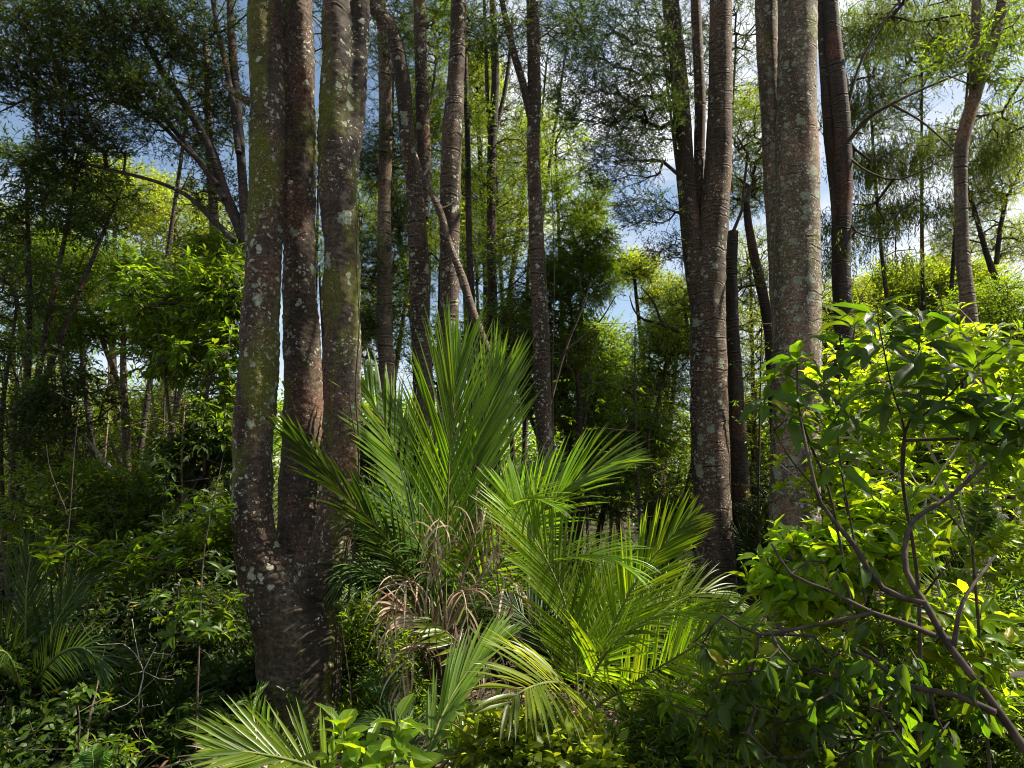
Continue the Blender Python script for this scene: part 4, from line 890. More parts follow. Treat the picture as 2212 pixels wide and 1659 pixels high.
frond(p1, rng, F3((955, 1350, 5.6), (932, 1220, 5.45), (895, 1090, 5.3), (850, 970, 5.2), (812, 880, 5.15), (790, 830, 5.1)), (.45, -.75, .5), 0.66, 46, .034, 62, 20, .10, .1, start=.15)
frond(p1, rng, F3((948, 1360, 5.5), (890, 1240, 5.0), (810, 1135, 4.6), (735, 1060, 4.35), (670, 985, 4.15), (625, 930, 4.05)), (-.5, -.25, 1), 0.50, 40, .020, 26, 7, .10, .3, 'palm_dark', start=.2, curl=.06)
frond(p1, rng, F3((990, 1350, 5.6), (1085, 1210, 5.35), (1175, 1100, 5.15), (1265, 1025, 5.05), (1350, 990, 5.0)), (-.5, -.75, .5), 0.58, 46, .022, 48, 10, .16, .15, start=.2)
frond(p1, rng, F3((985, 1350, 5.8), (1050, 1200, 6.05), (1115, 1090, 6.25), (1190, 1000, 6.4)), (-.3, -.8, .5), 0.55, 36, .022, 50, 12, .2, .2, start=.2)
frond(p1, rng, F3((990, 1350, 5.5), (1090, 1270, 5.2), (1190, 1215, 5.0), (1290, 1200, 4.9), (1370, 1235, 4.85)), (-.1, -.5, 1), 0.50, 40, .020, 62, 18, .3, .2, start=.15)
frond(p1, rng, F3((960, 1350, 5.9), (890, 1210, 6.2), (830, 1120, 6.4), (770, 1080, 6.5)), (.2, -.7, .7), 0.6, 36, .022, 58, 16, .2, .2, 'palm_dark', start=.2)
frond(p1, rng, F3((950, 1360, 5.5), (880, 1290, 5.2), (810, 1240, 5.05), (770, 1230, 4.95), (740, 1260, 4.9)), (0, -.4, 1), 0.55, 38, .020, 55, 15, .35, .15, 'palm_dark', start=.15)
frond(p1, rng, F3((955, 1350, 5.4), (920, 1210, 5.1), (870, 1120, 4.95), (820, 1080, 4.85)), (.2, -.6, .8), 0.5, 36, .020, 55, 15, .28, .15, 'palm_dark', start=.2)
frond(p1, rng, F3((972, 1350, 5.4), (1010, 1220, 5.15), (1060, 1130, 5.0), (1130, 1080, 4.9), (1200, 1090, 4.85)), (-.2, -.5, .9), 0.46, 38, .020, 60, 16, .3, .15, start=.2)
for k, (pa, Ld) in enumerate([([(968, 1340, 5.5), (1010, 1220, 5.3), (1030, 1140, 5.2), (1050, 1090, 5.1), (1062, 1130, 5.0), (1065, 1200, 5.0)], .34), ([(970, 1350, 5.5), (1030, 1260, 5.2), (1070, 1230, 5.1), (1100, 1280, 5.0), (1110, 1360, 5.0)], .38),
                   ([(955, 1350, 5.5), (910, 1270, 5.2), (870, 1260, 5.0), (840, 1320, 4.9), (830, 1400, 4.9)], .36), ([(960, 1360, 5.4), (985, 1290, 5.0), (1000, 1280, 4.8), (1010, 1340, 4.7), (1012, 1420, 4.7)], .34),
                   ([(965, 1360, 5.5), (940, 1180, 5.3), (948, 1120, 5.2), (940, 1160, 5.1), (930, 1240, 5.05)], .3), ([(975, 1350, 5.6), (1080, 1180, 5.5), (1130, 1150, 5.4), (1160, 1210, 5.3)], .34),
                   ([(960, 1400, 5.5), (900, 1400, 5.1), (870, 1450, 5.0), (860, 1530, 5.0)], .34), ([(970, 1400, 5.5), (1040, 1400, 5.1), (1060, 1460, 5.0), (1060, 1540, 5.0)], .34)]):
    pa = [(q[0], q[1], q[2] - .32) for q in pa]
    frond(p1, rng, pa, (0, -.6, .8), Ld * .9, 18, .014, 50, 25, .9, .0, 'palm_dead', start=.2, curl=.25, missing=.3, name='dead_frond', rr=.008, label='brown withered hanging frond')
frond(p1, rng, F3((1010, 1480, 5.0), (960, 1400, 4.8), (915, 1345, 4.7), (880, 1320, 4.65), (850, 1312, 4.6)), (.3, -.9, .3), 0.30, 26, .018, 45, 10, .5, .1, 'palm_dead', start=.45, curl=.25, missing=.1, name='dead_frond', rr=.008, lower=1.0, label='bleached frond with curled thin tips')
frond(p1, rng, F3((1060, 1470, 4.8), (1010, 1410, 4.65), (965, 1365, 4.6), (925, 1335, 4.6)), (.3, -.9, .3), 0.22, 16, .034, 60, 45, .02, .1, 'palm_yellow', start=.3, curl=.01, missing=0, rr=.009, upper=0.0, lower=1.0, label='broad yellow-green frond striped with shadow', tip=.9)

p2 = palm(1245, 5.0, 'low bright palm with arching sunlit fronds, right of the tallest palm', (1246, 1530, 4.95), 0.10)
frond(p2, rng, F3((1247, 1530, 4.9), (1243, 1430, 4.85), (1222, 1310, 4.82), (1178, 1205, 4.8), (1130, 1125, 4.8), (1098, 1060, 4.8)), (.12, -1, .25), 0.60, 52, .023, 50, 12, .08, .12, mat='palm_bright', start=.12, label='tall sunlit frond leaning left')
frond(p2, rng, F3((1265, 1520, 5.0), (1300, 1410, 5.05), (1345, 1310, 5.1), (1395, 1225, 5.1), (1450, 1160, 5.1), (1490, 1125, 5.1)), (-.15, -1, .25), 0.50, 48, .023, 52, 14, .06, .1, mat='palm_bright', start=.12, label='bright frond leaning right')
frond(p2, rng, F3((1262, 1520, 4.8), (1300, 1425, 4.6), (1370, 1355, 4.5), (1450, 1325, 4.4), (1540, 1335, 4.3), (1600, 1375, 4.25)), (0, -.45, 1), 0.48, 46, .020, 62, 18, .28, .15, mat='palm_bright', start=.15)
frond(p2, rng, F3((1280, 1530, 4.9), (1370, 1475, 4.7), (1460, 1420, 4.6), (1550, 1370, 4.55), (1630, 1345, 4.5)), (-.25, -.75, .6), 0.40, 40, .024, 66, 20, .08, .1, mat='palm_bright', start=.2, label='frond with pale shining blades')
frond(p2, rng, F3((1250, 1520, 4.7), (1225, 1482, 4.2), (1190, 1474, 3.85), (1152, 1482, 3.6), (1120, 1498, 3.45), (1098, 1520, 3.38)), (0.05, -.55, 1), 0.46, 30, .021, 75, 22, .22, .12, 'palm_yellow', start=.35, tip=.8, label='yellow-green frond arching toward the viewer')
frond(p2, rng, F3((1240, 1530, 5.2), (1190, 1420, 5.35), (1130, 1330, 5.5), (1060, 1270, 5.6)), (.2, -.8, .6), 0.45, 36, .020, 58, 16, .2, .15, 'palm_dark', start=.15)
frond(p2, rng, F3((1255, 1520, 5.2), (1275, 1380, 5.4), (1300, 1280, 5.5), (1330, 1200, 5.6)), (0, -1, .2), 0.5, 38, .022, 50, 14, .1, .12, mat='palm_bright', start=.15)
frond(p2, rng, F3((1270, 1520, 5.1), (1340, 1400, 5.3), (1430, 1320, 5.5), (1520, 1280, 5.6), (1590, 1300, 5.7)), (0, -.6, .8), 0.46, 38, .020, 60, 16, .25, .15, mat='palm_bright', start=.15)
frond(p2, rng, F3((1270, 1540, 4.8), (1330, 1500, 4.3), (1400, 1490, 4.0), (1470, 1520, 3.8), (1520, 1570, 3.7)), (0, -.4, 1), 0.40, 32, .018, 66, 20, .35, .1, mat='palm_bright', start=.2)
frond(p2, rng, F3((1240, 1540, 4.8), (1180, 1560, 4.4), (1120, 1590, 4.2), (1060, 1640, 4.0)), (0, -.4, 1), 0.38, 30, .018, 66, 20, .5, .1, 'palm_dead', start=.2, curl=.2, name='dead_frond', label='pale withered frond near the ground')
frond(p2, rng, F3((1260, 1540, 4.8), (1340, 1540, 4.5), (1420, 1560, 4.3), (1500, 1620, 4.2)), (0, -.4, 1), 0.36, 30, .018, 66, 20, .5, .1, 'palm_dead', start=.2, curl=.2, name='dead_frond', label='pale withered frond near the ground')
p3 = palm(915, 4.0, 'young palm whose narrow frond rises steeply at the bottom centre')
frond(p3, rng, F3((905, 1700, 3.75), (945, 1570, 3.9), (990, 1480, 4.05), (1035, 1420, 4.15), (1075, 1380, 4.25)), (-.6, -.8, .3), 0.42, 34, .020, 20, 6, .08, .2, start=.15)
frond(p3, rng, F3((915, 1700, 3.8), (990, 1620, 3.9), (1060, 1590, 4.0), (1130, 1610, 4.0)), (0, -.5, 1), 0.34, 28, .018, 60, 18, .4, .1, start=.2)
frond(p3, rng, F3((900, 1700, 3.9), (880, 1620, 4.1), (850, 1570, 4.2), (800, 1550, 4.3)), (0, -.5, 1), 0.34, 28, .018, 60, 18, .4, .1, 'palm_dark', start=.2)
p4 = palm(640, 3.5, 'young palm in the foreground left of centre with bright fanned leaflets')
frond(p4, rng, F3((735, 1720, 3.3), (690, 1665, 3.3), (620, 1640, 3.3), (540, 1625, 3.25), (470, 1618, 3.2)), (-.3, -.8, .5), 0.34, 26, .021, 50, 8, .06, .15, 'palm_bright', start=.12, lower=.85, label='bright frond fanning to the left')
frond(p4, rng, F3((640, 1720, 3.9), (600, 1640, 4.2), (540, 1590, 4.4), (470, 1565, 4.5), (400, 1560, 4.6)), (0, -.6, .8), 0.34, 28, .016, 52, 14, .22, .15, 'palm', start=.2)
frond(p4, rng, F3((650, 1720, 4.0), (570, 1600, 4.3), (545, 1540, 4.5), (560, 1500, 4.6)), (-.4, -.8, .4), 0.3, 26, .018, 40, 10, .15, .15, 'palm', start=.2)
frond(p4, rng, F3((640, 1720, 3.9), (560, 1650, 4.0), (480, 1640, 4.0), (420, 1680, 4.0)), (0, -.6, .8), 0.3, 24, .016, 60, 20, .35, .1, 'palm_dead', start=.2, curl=.2, name='dead_frond')
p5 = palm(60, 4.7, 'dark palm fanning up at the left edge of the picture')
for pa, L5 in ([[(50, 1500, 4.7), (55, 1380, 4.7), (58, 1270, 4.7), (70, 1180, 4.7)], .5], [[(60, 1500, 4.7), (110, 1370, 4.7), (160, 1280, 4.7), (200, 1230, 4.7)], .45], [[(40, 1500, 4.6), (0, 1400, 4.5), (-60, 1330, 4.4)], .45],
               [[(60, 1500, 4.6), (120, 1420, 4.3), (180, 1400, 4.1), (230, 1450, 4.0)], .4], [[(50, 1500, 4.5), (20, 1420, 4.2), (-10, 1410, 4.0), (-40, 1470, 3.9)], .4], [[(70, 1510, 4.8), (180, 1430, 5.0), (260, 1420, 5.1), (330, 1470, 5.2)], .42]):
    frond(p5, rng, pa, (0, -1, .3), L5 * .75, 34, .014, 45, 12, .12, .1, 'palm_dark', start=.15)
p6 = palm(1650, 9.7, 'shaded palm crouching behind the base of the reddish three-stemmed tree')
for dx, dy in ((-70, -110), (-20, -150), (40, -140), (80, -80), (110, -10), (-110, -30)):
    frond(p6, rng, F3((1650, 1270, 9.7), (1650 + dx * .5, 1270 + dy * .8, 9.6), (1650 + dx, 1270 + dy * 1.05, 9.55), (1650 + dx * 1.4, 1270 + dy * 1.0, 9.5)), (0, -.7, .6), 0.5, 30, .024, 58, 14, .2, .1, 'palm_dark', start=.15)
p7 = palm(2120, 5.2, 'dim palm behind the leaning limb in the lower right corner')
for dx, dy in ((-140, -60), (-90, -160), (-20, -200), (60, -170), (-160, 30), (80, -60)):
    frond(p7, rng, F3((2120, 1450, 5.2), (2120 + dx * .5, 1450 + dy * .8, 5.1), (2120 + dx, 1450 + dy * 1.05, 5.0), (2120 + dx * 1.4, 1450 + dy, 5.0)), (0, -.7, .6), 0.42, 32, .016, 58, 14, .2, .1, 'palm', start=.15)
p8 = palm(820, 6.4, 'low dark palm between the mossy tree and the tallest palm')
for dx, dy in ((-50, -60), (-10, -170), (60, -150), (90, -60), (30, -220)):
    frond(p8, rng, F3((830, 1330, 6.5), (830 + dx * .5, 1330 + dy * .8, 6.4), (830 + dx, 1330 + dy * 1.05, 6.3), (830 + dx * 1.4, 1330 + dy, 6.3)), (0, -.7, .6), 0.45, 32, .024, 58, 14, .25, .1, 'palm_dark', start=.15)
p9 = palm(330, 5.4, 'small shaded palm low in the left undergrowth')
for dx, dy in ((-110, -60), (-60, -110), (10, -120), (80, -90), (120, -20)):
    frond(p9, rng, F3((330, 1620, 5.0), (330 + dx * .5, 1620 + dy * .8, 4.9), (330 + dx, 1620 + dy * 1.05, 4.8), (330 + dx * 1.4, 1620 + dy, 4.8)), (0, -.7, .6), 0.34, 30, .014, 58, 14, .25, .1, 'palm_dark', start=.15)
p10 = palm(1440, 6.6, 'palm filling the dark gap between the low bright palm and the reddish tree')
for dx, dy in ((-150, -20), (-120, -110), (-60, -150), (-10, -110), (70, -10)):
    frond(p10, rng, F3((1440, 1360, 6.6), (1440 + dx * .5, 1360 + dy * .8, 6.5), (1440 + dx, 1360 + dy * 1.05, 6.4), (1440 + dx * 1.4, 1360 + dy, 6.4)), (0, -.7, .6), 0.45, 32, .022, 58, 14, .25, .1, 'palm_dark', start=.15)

# ------------------------------------------------------------------ broad-leaved shrubs of the foreground
BL = [big_leaf(.30, .35, .02), big_leaf(.28, .7, .03), big_leaf(.33, .95, .02), big_leaf(.27, .5, .035, tipy=.1)]
BO = [big_leaf(.46, .25, .015), big_leaf(.42, .5, .02), big_leaf(.5, .1, .02)]
BS = [big_leaf(.36, .35, .02, seg=5), big_leaf(.40, .55, .02, seg=5)]
def whorls(mb, rng, pos, axis, nl, L, tm, spread=(0.9, 1.35), down=0.0):
    """a whorl of leaves at each point"""
    axis = nrmz(axis); ref = rng.normal(size=axis.shape); U = nrmz(np.cross(axis, ref)); W = np.cross(axis, U)
    for v, t in enumerate(tm):
        pp, XX, NN, SS = [], [], [], []
        for i in range(nl):
            if i % len(tm) != v: continue
            a = i * 2.4 + rng.uniform(-.3, .3, len(pos)); e = rng.uniform(spread[0], spread[1], len(pos))
            r = U * np.cos(a)[:, None] + W * np.sin(a)[:, None]
            X = axis * np.cos(e)[:, None] + r * np.sin(e)[:, None]; X[:, 2] -= down
            X = nrmz(X); N = nrmz(axis * np.sin(e)[:, None] - r * np.cos(e)[:, None]) + rng.normal(size=X.shape) * 0.18
            pp.append(pos - axis * rng.uniform(0, 0.05, (len(pos), 1))); XX.append(X); NN.append(N); SS.append(L * rng.uniform(.6, 1.15, len(pos)))
        if not pp: continue
        place(mb, t, np.concatenate(pp), np.concatenate(XX), np.concatenate(NN), np.concatenate(SS), rng.uniform(.85, 1.15, sum(len(x) for x in pp)))

def broad_shrub(name, label, stems, spots, blobl, leafmat, L, tm, nl=7, seed=1, down=0.0, spread=(0.9, 1.35), wst=.010, group=None, stemmat='twig', cat='shrub', r=.002, frac=.6, dens=1.0):
    """stems: [( [(px,py,D)...bottom to top], radius )]; spots: explicit whorls; blobl: volumes of further whorls"""
    rng = np.random.default_rng(seed)
    b = at(*stems[0][0][0]); base = b.copy(); base[2] = float(ground_z(b[0], b[1]))
    t = thing(name, base, label, cat, group)
    sm = MB(); nodes = []
    for L_, r0 in stems:
        P, R = tube(sm, [at(*q) for q in L_], np.linspace(r0, r0 * .45, len(L_)), 10, 0.04, 0.10, seed); nodes.append(P)
    if b[2] > base[2] + .02: tube(sm, [base - np.array([0, 0, .05]), b], [stems[0][1] * 1.2, stems[0][1]], 10, .06, .1)
    nodes = np.concatenate(nodes)
    part('stem', sm, M[stemmat], t)
    tips = []
    if spots: tips.append(np.array([at(*q) for q in spots]))
    for c, rr_, n in blobs(blobl): tips.append(in_blob(rng, c, rr_, int(n * 0.5 * dens), .1, 3))
    tips = np.concatenate(tips)
    A, B, ra, rb, tp, td = grow(rng, nodes, None, tips, r, step=.12, maxr=wst * .8)
    bm = MB(); frusta(bm, A, B, ra, rb, 5); part('branches', bm, M[stemmat], t)
    ax = nrmz(td * 0.6 + np.array([0, -.1, .8]))
    lm = MB(); whorls(lm, rng, tp, ax, nl, L, tm, spread, down)
    q = tp - td * 0.07 + rng.normal(size=tp.shape) * .01; k = rng.random(len(q)) < frac
    whorls(lm, rng, q[k], ax[k], max(2, nl // 2), L * .9, tm, spread, down)
    part('foliage', lm, leafmat, t)
    return t, nodes
FGG = 'broad-leaved shrubs in the foreground'
broad_shrub('broad_leaved_shrub', 'tall shrub with long arching shade-darkened leaves hanging before the stout pale tree', 
    [([(1985, 1800, 3.0), (1985, 1300, 2.9), (1950, 1040, 2.8), (1957, 930, 2.75), (1988, 860, 2.7), (1985, 740, 2.65)], .008), ([(1950, 1040, 2.8), (1953, 925, 2.75), (1928, 844, 2.7), (1898, 700, 2.65)], .005),
     ([(1870, 1500, 2.9), (1800, 1100, 2.8), (1750, 960, 2.75), (1725, 880, 2.7), (1722, 790, 2.65)], .006), ([(1800, 1100, 2.8), (1700, 980, 2.75), (1652, 880, 2.7)], .004), ([(1870, 1300, 2.9), (1815, 1000, 2.9), (1812, 900, 2.9), (1816, 760, 2.9)], .005)],
    [(1722, 765, 2.65), (1652, 862, 2.65), (1745, 870, 2.7), (1700, 905, 2.7), (1816, 735, 2.85), (1850, 690, 2.8), (1896, 665, 2.6), (1900, 745, 2.6), (1988, 672, 2.6), (1990, 735, 2.6), (1985, 790, 2.65), (2060, 720, 2.7), (1870, 830, 2.7), (1925, 850, 2.6), (1800, 1000, 2.7),
     (2110, 790, 2.5), (2180, 740, 2.5), (2190, 850, 2.45), (2060, 850, 2.5), (1770, 830, 2.8), (1840, 900, 2.75), (1990, 900, 2.6), (2120, 900, 2.5), (1690, 800, 2.75)], [(2150, 880, 2.5, .15, .15, .15, 8)],
    M['leaf_drop'], .175, BL, 7, 401, .05, (0.8, 1.45), .008, FGG, frac=0)
broad_shrub('broad_leaved_shrub', 'wide sunlit shrub with light green oval leaves filling the right edge', 
    [([(2120, 1700, 4.2), (2100, 1300, 4.1), (2060, 1100, 4.0), (2000, 950, 3.9), (1950, 850, 3.8)], .012), ([(2100, 1300, 4.1), (2130, 1050, 4.0), (2130, 850, 3.9), (2110, 720, 3.9)], .010), ([(2060, 1100, 4.0), (1900, 1000, 4.0), (1820, 920, 4.0)], .008)],
    [(2105, 700, 3.9), (2070, 665, 3.9), (2100, 760, 3.85), (2190, 770, 3.8)], [(1880, 800, 4.2, .32, .6, .25, 60), (2000, 780, 4.2, .35, .6, .25, 70), (2110, 820, 4.1, .35, .6, .3, 80), (2200, 880, 3.9, .25, .5, .3, 50), (1900, 960, 4.2, .38, .6, .28, 80), (2040, 980, 4.1, .4, .6, .3, 80), (2180, 1060, 4.0, .3, .5, .3, 60), (1800, 1010, 4.3, .3, .4, .28, 50), (2060, 1180, 4.0, .4, .4, .2, 60)],
    M['leaf_shrub'], .098, BO + BL[:2], 6, 402, .05, (0.7, 1.4), .007, FGG, 'twig_pale', frac=.25, dens=0.95)
broad_shrub('broad_leaved_shrub', 'low shrub with bright upturned leaves in front of the pale trunk base', 
    [([(1900, 1600, 3.6), (1860, 1350, 3.5), (1800, 1240, 3.4), (1720, 1190, 3.35)], .009), ([(1860, 1350, 3.5), (1900, 1200, 3.4), (1880, 1120, 3.4)], .008), ([(1900, 1400, 3.5), (2000, 1280, 3.4), (2060, 1200, 3.4)], .008)],
    [(1690, 1160, 3.3), (1640, 1200, 3.3), (1640, 1260, 3.3)], [(1740, 1190, 3.4, .2, .2, .12, 32), (1840, 1180, 3.4, .25, .25, .15, 45), (1900, 1080, 3.5, .2, .25, .12, 26), (1700, 1280, 3.4, .2, .2, .12, 26), (1960, 1200, 3.4, .25, .25, .15, 36), (2060, 1330, 3.3, .25, .25, .2, 36), (2120, 1440, 3.1, .15, .2, .2, 22), (1820, 1300, 3.5, .3, .2, .15, 30)],
    M['leaf_shrub'], .115, BO + BL[:1], 6, 403, .08, (0.7, 1.4), .008, FGG, 'twig', frac=.4)
t4, _ = broad_shrub('leaning_shrub', 'shrub with thick dark limb slanting from the lower right corner, dull leaves hanging down',
    [([(2330, 1800, 2.0), (2212, 1615, 2.1), (2108, 1470, 2.15), (2050, 1395, 2.2), (2000, 1306, 2.25), (1958, 1235, 2.3), (1960, 1150, 2.35), (1990, 1110, 2.4), (2050, 1075, 2.4), (2130, 1000, 2.45)], .013),
     ([(2020, 1373, 2.2), (1950, 1345, 2.2), (1887, 1324, 2.25), (1789, 1275, 2.3), (1709, 1240, 2.35), (1667, 1174, 2.4)], .008), ([(2000, 1303, 2.25), (1907, 1271, 2.3), (1845, 1177, 2.35), (1803, 1128, 2.4), (1771, 1083, 2.4), (1745, 980, 2.45), (1728, 900, 2.5)], .010),
     ([(2150, 1540, 2.1), (2060, 1500, 2.15), (1960, 1480, 2.2), (1880, 1420, 2.25), (1830, 1400, 2.3)], .010), ([(1887, 1324, 2.25), (1760, 1350, 2.3), (1640, 1370, 2.35), (1560, 1330, 2.4)], .007), ([(2060, 1400, 2.2), (2080, 1300, 2.2), (2150, 1200, 2.3)], .008)],
    [(1540, 1350, 2.4), (1600, 1370, 2.4)], [(1600, 1420, 2.4, .17, .25, .12, 20), (1720, 1420, 2.4, .2, .25, .13, 26), (1840, 1430, 2.35, .2, .25, .13, 24), (1540, 1510, 2.45, .14, .25, .12, 14), (1700, 1530, 2.4, .2, .25, .12, 22), (1860, 1540, 2.3, .22, .25, .12, 24), (1600, 1600, 2.4, .18, .25, .08, 16), (1780, 1610, 2.35, .2, .15, .06, 26), (1950, 1600, 2.2, .15, .15, .06, 18), (1800, 1200, 2.4, .15, .1, .06, 9), (2050, 1500, 2.2, .12, .1, .1, 12)],
    M['leaf_drop'], .082, BO[:2] + BL[:1], 4, 404, .9, (1.0, 1.7), .005, FGG, frac=.2, dens=.85)
mb = MB(); place(mb, big_leaf(.6, .2, .01), np.array([at(2172, 1462, 2.2)]), np.array([[1.0, -.1, .15]]), np.array([[.3, .6, .8]]), .075); part('glare_leaf', mb, plain_mat('glare-whitened leaf', (.75, .74, .66), (.85, .84, .78), 9, .5), t4, label='single leaf whitened by glare')  # glare on this leaf is put into its white colour
broad_shrub('seedling_shrub', 'glossy dark green seedling shrub close to the viewer at the bottom centre',
    [([(800, 1900, 2.35), (798, 1750, 2.35), (795, 1660, 2.35), (793, 1615, 2.35)], .006), ([(798, 1750, 2.35), (850, 1660, 2.4), (860, 1560, 2.4)], .005), ([(798, 1750, 2.35), (750, 1660, 2.35), (738, 1575, 2.35)], .004)],
    [(793, 1612, 2.35), (860, 1552, 2.4), (738, 1572, 2.35), (858, 1600, 2.35), (850, 1650, 2.3), (770, 1650, 2.3), (900, 1640, 2.4), (720, 1640, 2.3)], [], M['leaf_shrub'], .12, BO[:2] + BL[:1], 6, 405, .05, (0.5, 1.4), .005, FGG, 'rachis')
broad_shrub('leafy_shrub', 'shrub with shining pointed leaves reaching out left of the mossy tree at mid height',
    [([(420, 1700, 4.4), (430, 1400, 4.5), (440, 1200, 4.6), (470, 1040, 4.6)], .008), ([(430, 1400, 4.5), (340, 1320, 4.4), (330, 1260, 4.4)], .005)],
    [(345, 1275, 4.3), (330, 1300, 4.3), (480, 1230, 4.4), (455, 1100, 4.6), (495, 700, 5.6)], [(450, 1130, 4.8, .2, .3, .2, 30), (380, 1180, 4.8, .3, .3, .15, 30), (270, 1220, 4.8, .25, .3, .15, 26), (440, 1330, 4.6, .2, .3, .2, 26), (180, 1180, 4.8, .25, .3, .12, 22)],
    M['leaf_mid'], .10, BS, 7, 406, .1, (0.7, 1.4), .006, FGG, 'twig')
broad_shrub('low_shrub', 'low light green seedling in the lower left undergrowth', [([(180, 1750, 3.8), (170, 1640, 3.8), (172, 1560, 3.8), (165, 1500, 3.8)], .005)],
    [(165, 1490, 3.8), (190, 1480, 3.8), (150, 1560, 3.8), (175, 1600, 3.8), (240, 1500, 4), (60, 1620, 3.7)], [(230, 1620, 3.9, .25, .2, .08, 14)], M['leaf_mid'], .07, BS, 6, 407, .05, (0.6, 1.3), .004, FGG)

# unseen tree added beyond the right edge to shade the nearest shrubs
P1, R1 = [np.array([5.6, 3.2, 6.2]), np.array([5.7, 3.1, 3.5]), np.array([5.6, 3.0, 0.0])], [.06, .11, .14]
make_tree('added_shade_tree', 'unseen tree added beyond the right edge, its boughs shading the nearest shrubs', 'tree', [(P1, R1)], M['bark_mid'], [((4.3, 3.5, 5.0), (.9, .5, .45), 85), ((5.6, 3.6, 6.4), (1.3, 1.0, .6), 90)], M['leaf_mid'], 'lance', None, 71, 14, .08, root_from=3.0)

# smaller undergrowth bushes (filling low gaps)
for i, (lab, px, D, l_, mt) in enumerate([
    ('fine-leaved undergrowth bush below the yellow arching palm frond', 1130, 3.7, [(1120, 1610, 3.7, .25, .2, .12, 60), (1200, 1640, 3.6, .3, .2, .10, 60)], 'leaf_lime'),
    ('sunlit ferny bush at the bottom right of the low palm', 1400, 3.9, [(1400, 1640, 3.9, .3, .3, .12, 70), (1500, 1610, 4.0, .25, .3, .15, 60)], 'leaf_mid'),
    ('bright small-leaved bush under the hanging dull leaves', 1700, 4.2, [(1650, 1540, 4.4, .4, .3, .2, 120), (1800, 1480, 4.4, .4, .3, .25, 120), (1760, 1600, 4.0, .4, .3, .15, 100)], 'leaf_lime'),
    ('leafy bush below the slanting limb in the lower right corner', 2050, 4.0, [(2000, 1560, 4.0, .35, .3, .25, 120), (2120, 1600, 3.8, .35, .3, .25, 120), (1960, 1420, 4.4, .3, .3, .3, 100), (2180, 1400, 4.2, .25, .3, .3, 80)], 'leaf_mid'),
    ('low dark bush in the bottom left corner', 60, 4.2, [(40, 1620, 4.2, .35, .3, .15, 90), (140, 1560, 4.6, .3, .3, .15, 80), (0, 1480, 4.6, .3, .3, .25, 90)], 'leaf_dark'),
    ('low dark bush just left of the fused tree base', 500, 5.0, [(500, 1500, 5.2, .2, .3, .2, 80), (440, 1580, 4.9, .3, .3, .12, 90), (530, 1560, 5.0, .15, .3, .12, 40)], 'leaf_dark'),
    ('dark bush between the fused tree base and the dead fronds', 800, 5.4, [(790, 1400, 5.8, .25, .3, .3, 110), (830, 1530, 5.4, .3, .3, .2, 110), (760, 1590, 5.0, .15, .3, .1, 50)], 'leaf_mid'),
    ('low bush behind the low bright palm', 1330, 6.2, [(1250, 1330, 6.4, .5, .4, .3, 140), (1400, 1380, 6.2, .4, .4, .3, 140), (1100, 1330, 6.4, .4, .4, .3, 110)], 'leaf_mid')]):
    bush(lab, px, D, l_, M[mt], 'oval' if mt != 'leaf_mid' else 'lance', 500 + i, 'undergrowth_bush', 'bush', 'twig', 'low undergrowth bushes', w=.012)

# thin pale stems of young trees in the thicket
ORD = ('first', 'second', 'third', 'fourth', 'fifth', 'sixth', 'seventh', 'eighth', 'ninth', 'tenth')
def thin_stems(label0, group, xs, seed, mat):
    rg = np.random.default_rng(seed)
    for i_, (x, y0, y1, D) in enumerate(sorted(xs)):
        label = ORD[i_] + ' from the left of the ' + label0
        top = at(x + rg.uniform(-25, 25), y0, D + rg.uniform(-.2, .2)); b = at(x + rg.uniform(-15, 15), y1, D); b[2] = float(ground_z(b[0], b[1])) - .05
        m1 = top * .35 + b * .65 + rg.normal(size=3) * np.array([.10, .05, 0]); m2 = top * .7 + b * .3 + rg.normal(size=3) * np.array([.10, .05, 0])
        t = thing('young_tree', b, label, 'young tree', group); mb = MB(); P, R = tube(mb, [top, m2, m1, b], [.005, .011, .015, .02], 8, .06, .12, int(x)); part('trunk', mb, M[mat], t)
        tips = np.concatenate([P[::3][rg.integers(0, len(P[::3]) * 2 // 3, 22)]]) + rg.normal(size=(22, 3)) * np.array([.28, .25, .2]); tips[:, 2] += .12
        A, B, ra, rb, tp, td = grow(rg, P, None, tips, .0025, maxr=.008); bm = MB(); frusta(bm, A, B, ra, rb, 4); part('branches', bm, M[mat], t)
        lm = MB(); sprays(lm, None, rg, tp, td, 7, .15, .05, KITE_N, .8, .2, .7, sub=2); part('crown', lm, M['leaf_mid'], t, smooth=False)
thin_stems('thin pale young trees in the left thicket', 'young trees in the left thicket', [(60, 780, 1300, 7.4), (110, 640, 1300, 8.2), (232, 620, 1300, 9.4), (318, 800, 1300, 7.0), (350, 640, 1300, 9.0), (395, 860, 1300, 6.4), (425, 700, 1300, 8.6), (20, 780, 1300, 8.8)], 801, 'bark_light')
thin_stems('thin dark young trees behind the right-hand trunks', 'young trees behind the right-hand trunks', [(1385, 700, 1300, 8.2), (1425, 800, 1300, 9.4), (1640, 700, 1300, 9.0), (1860, 640, 1200, 8.6), (1930, 700, 1200, 8.8), (2030, 620, 1200, 9.2), (1250, 780, 1300, 8.0)], 802, 'bark_dark')

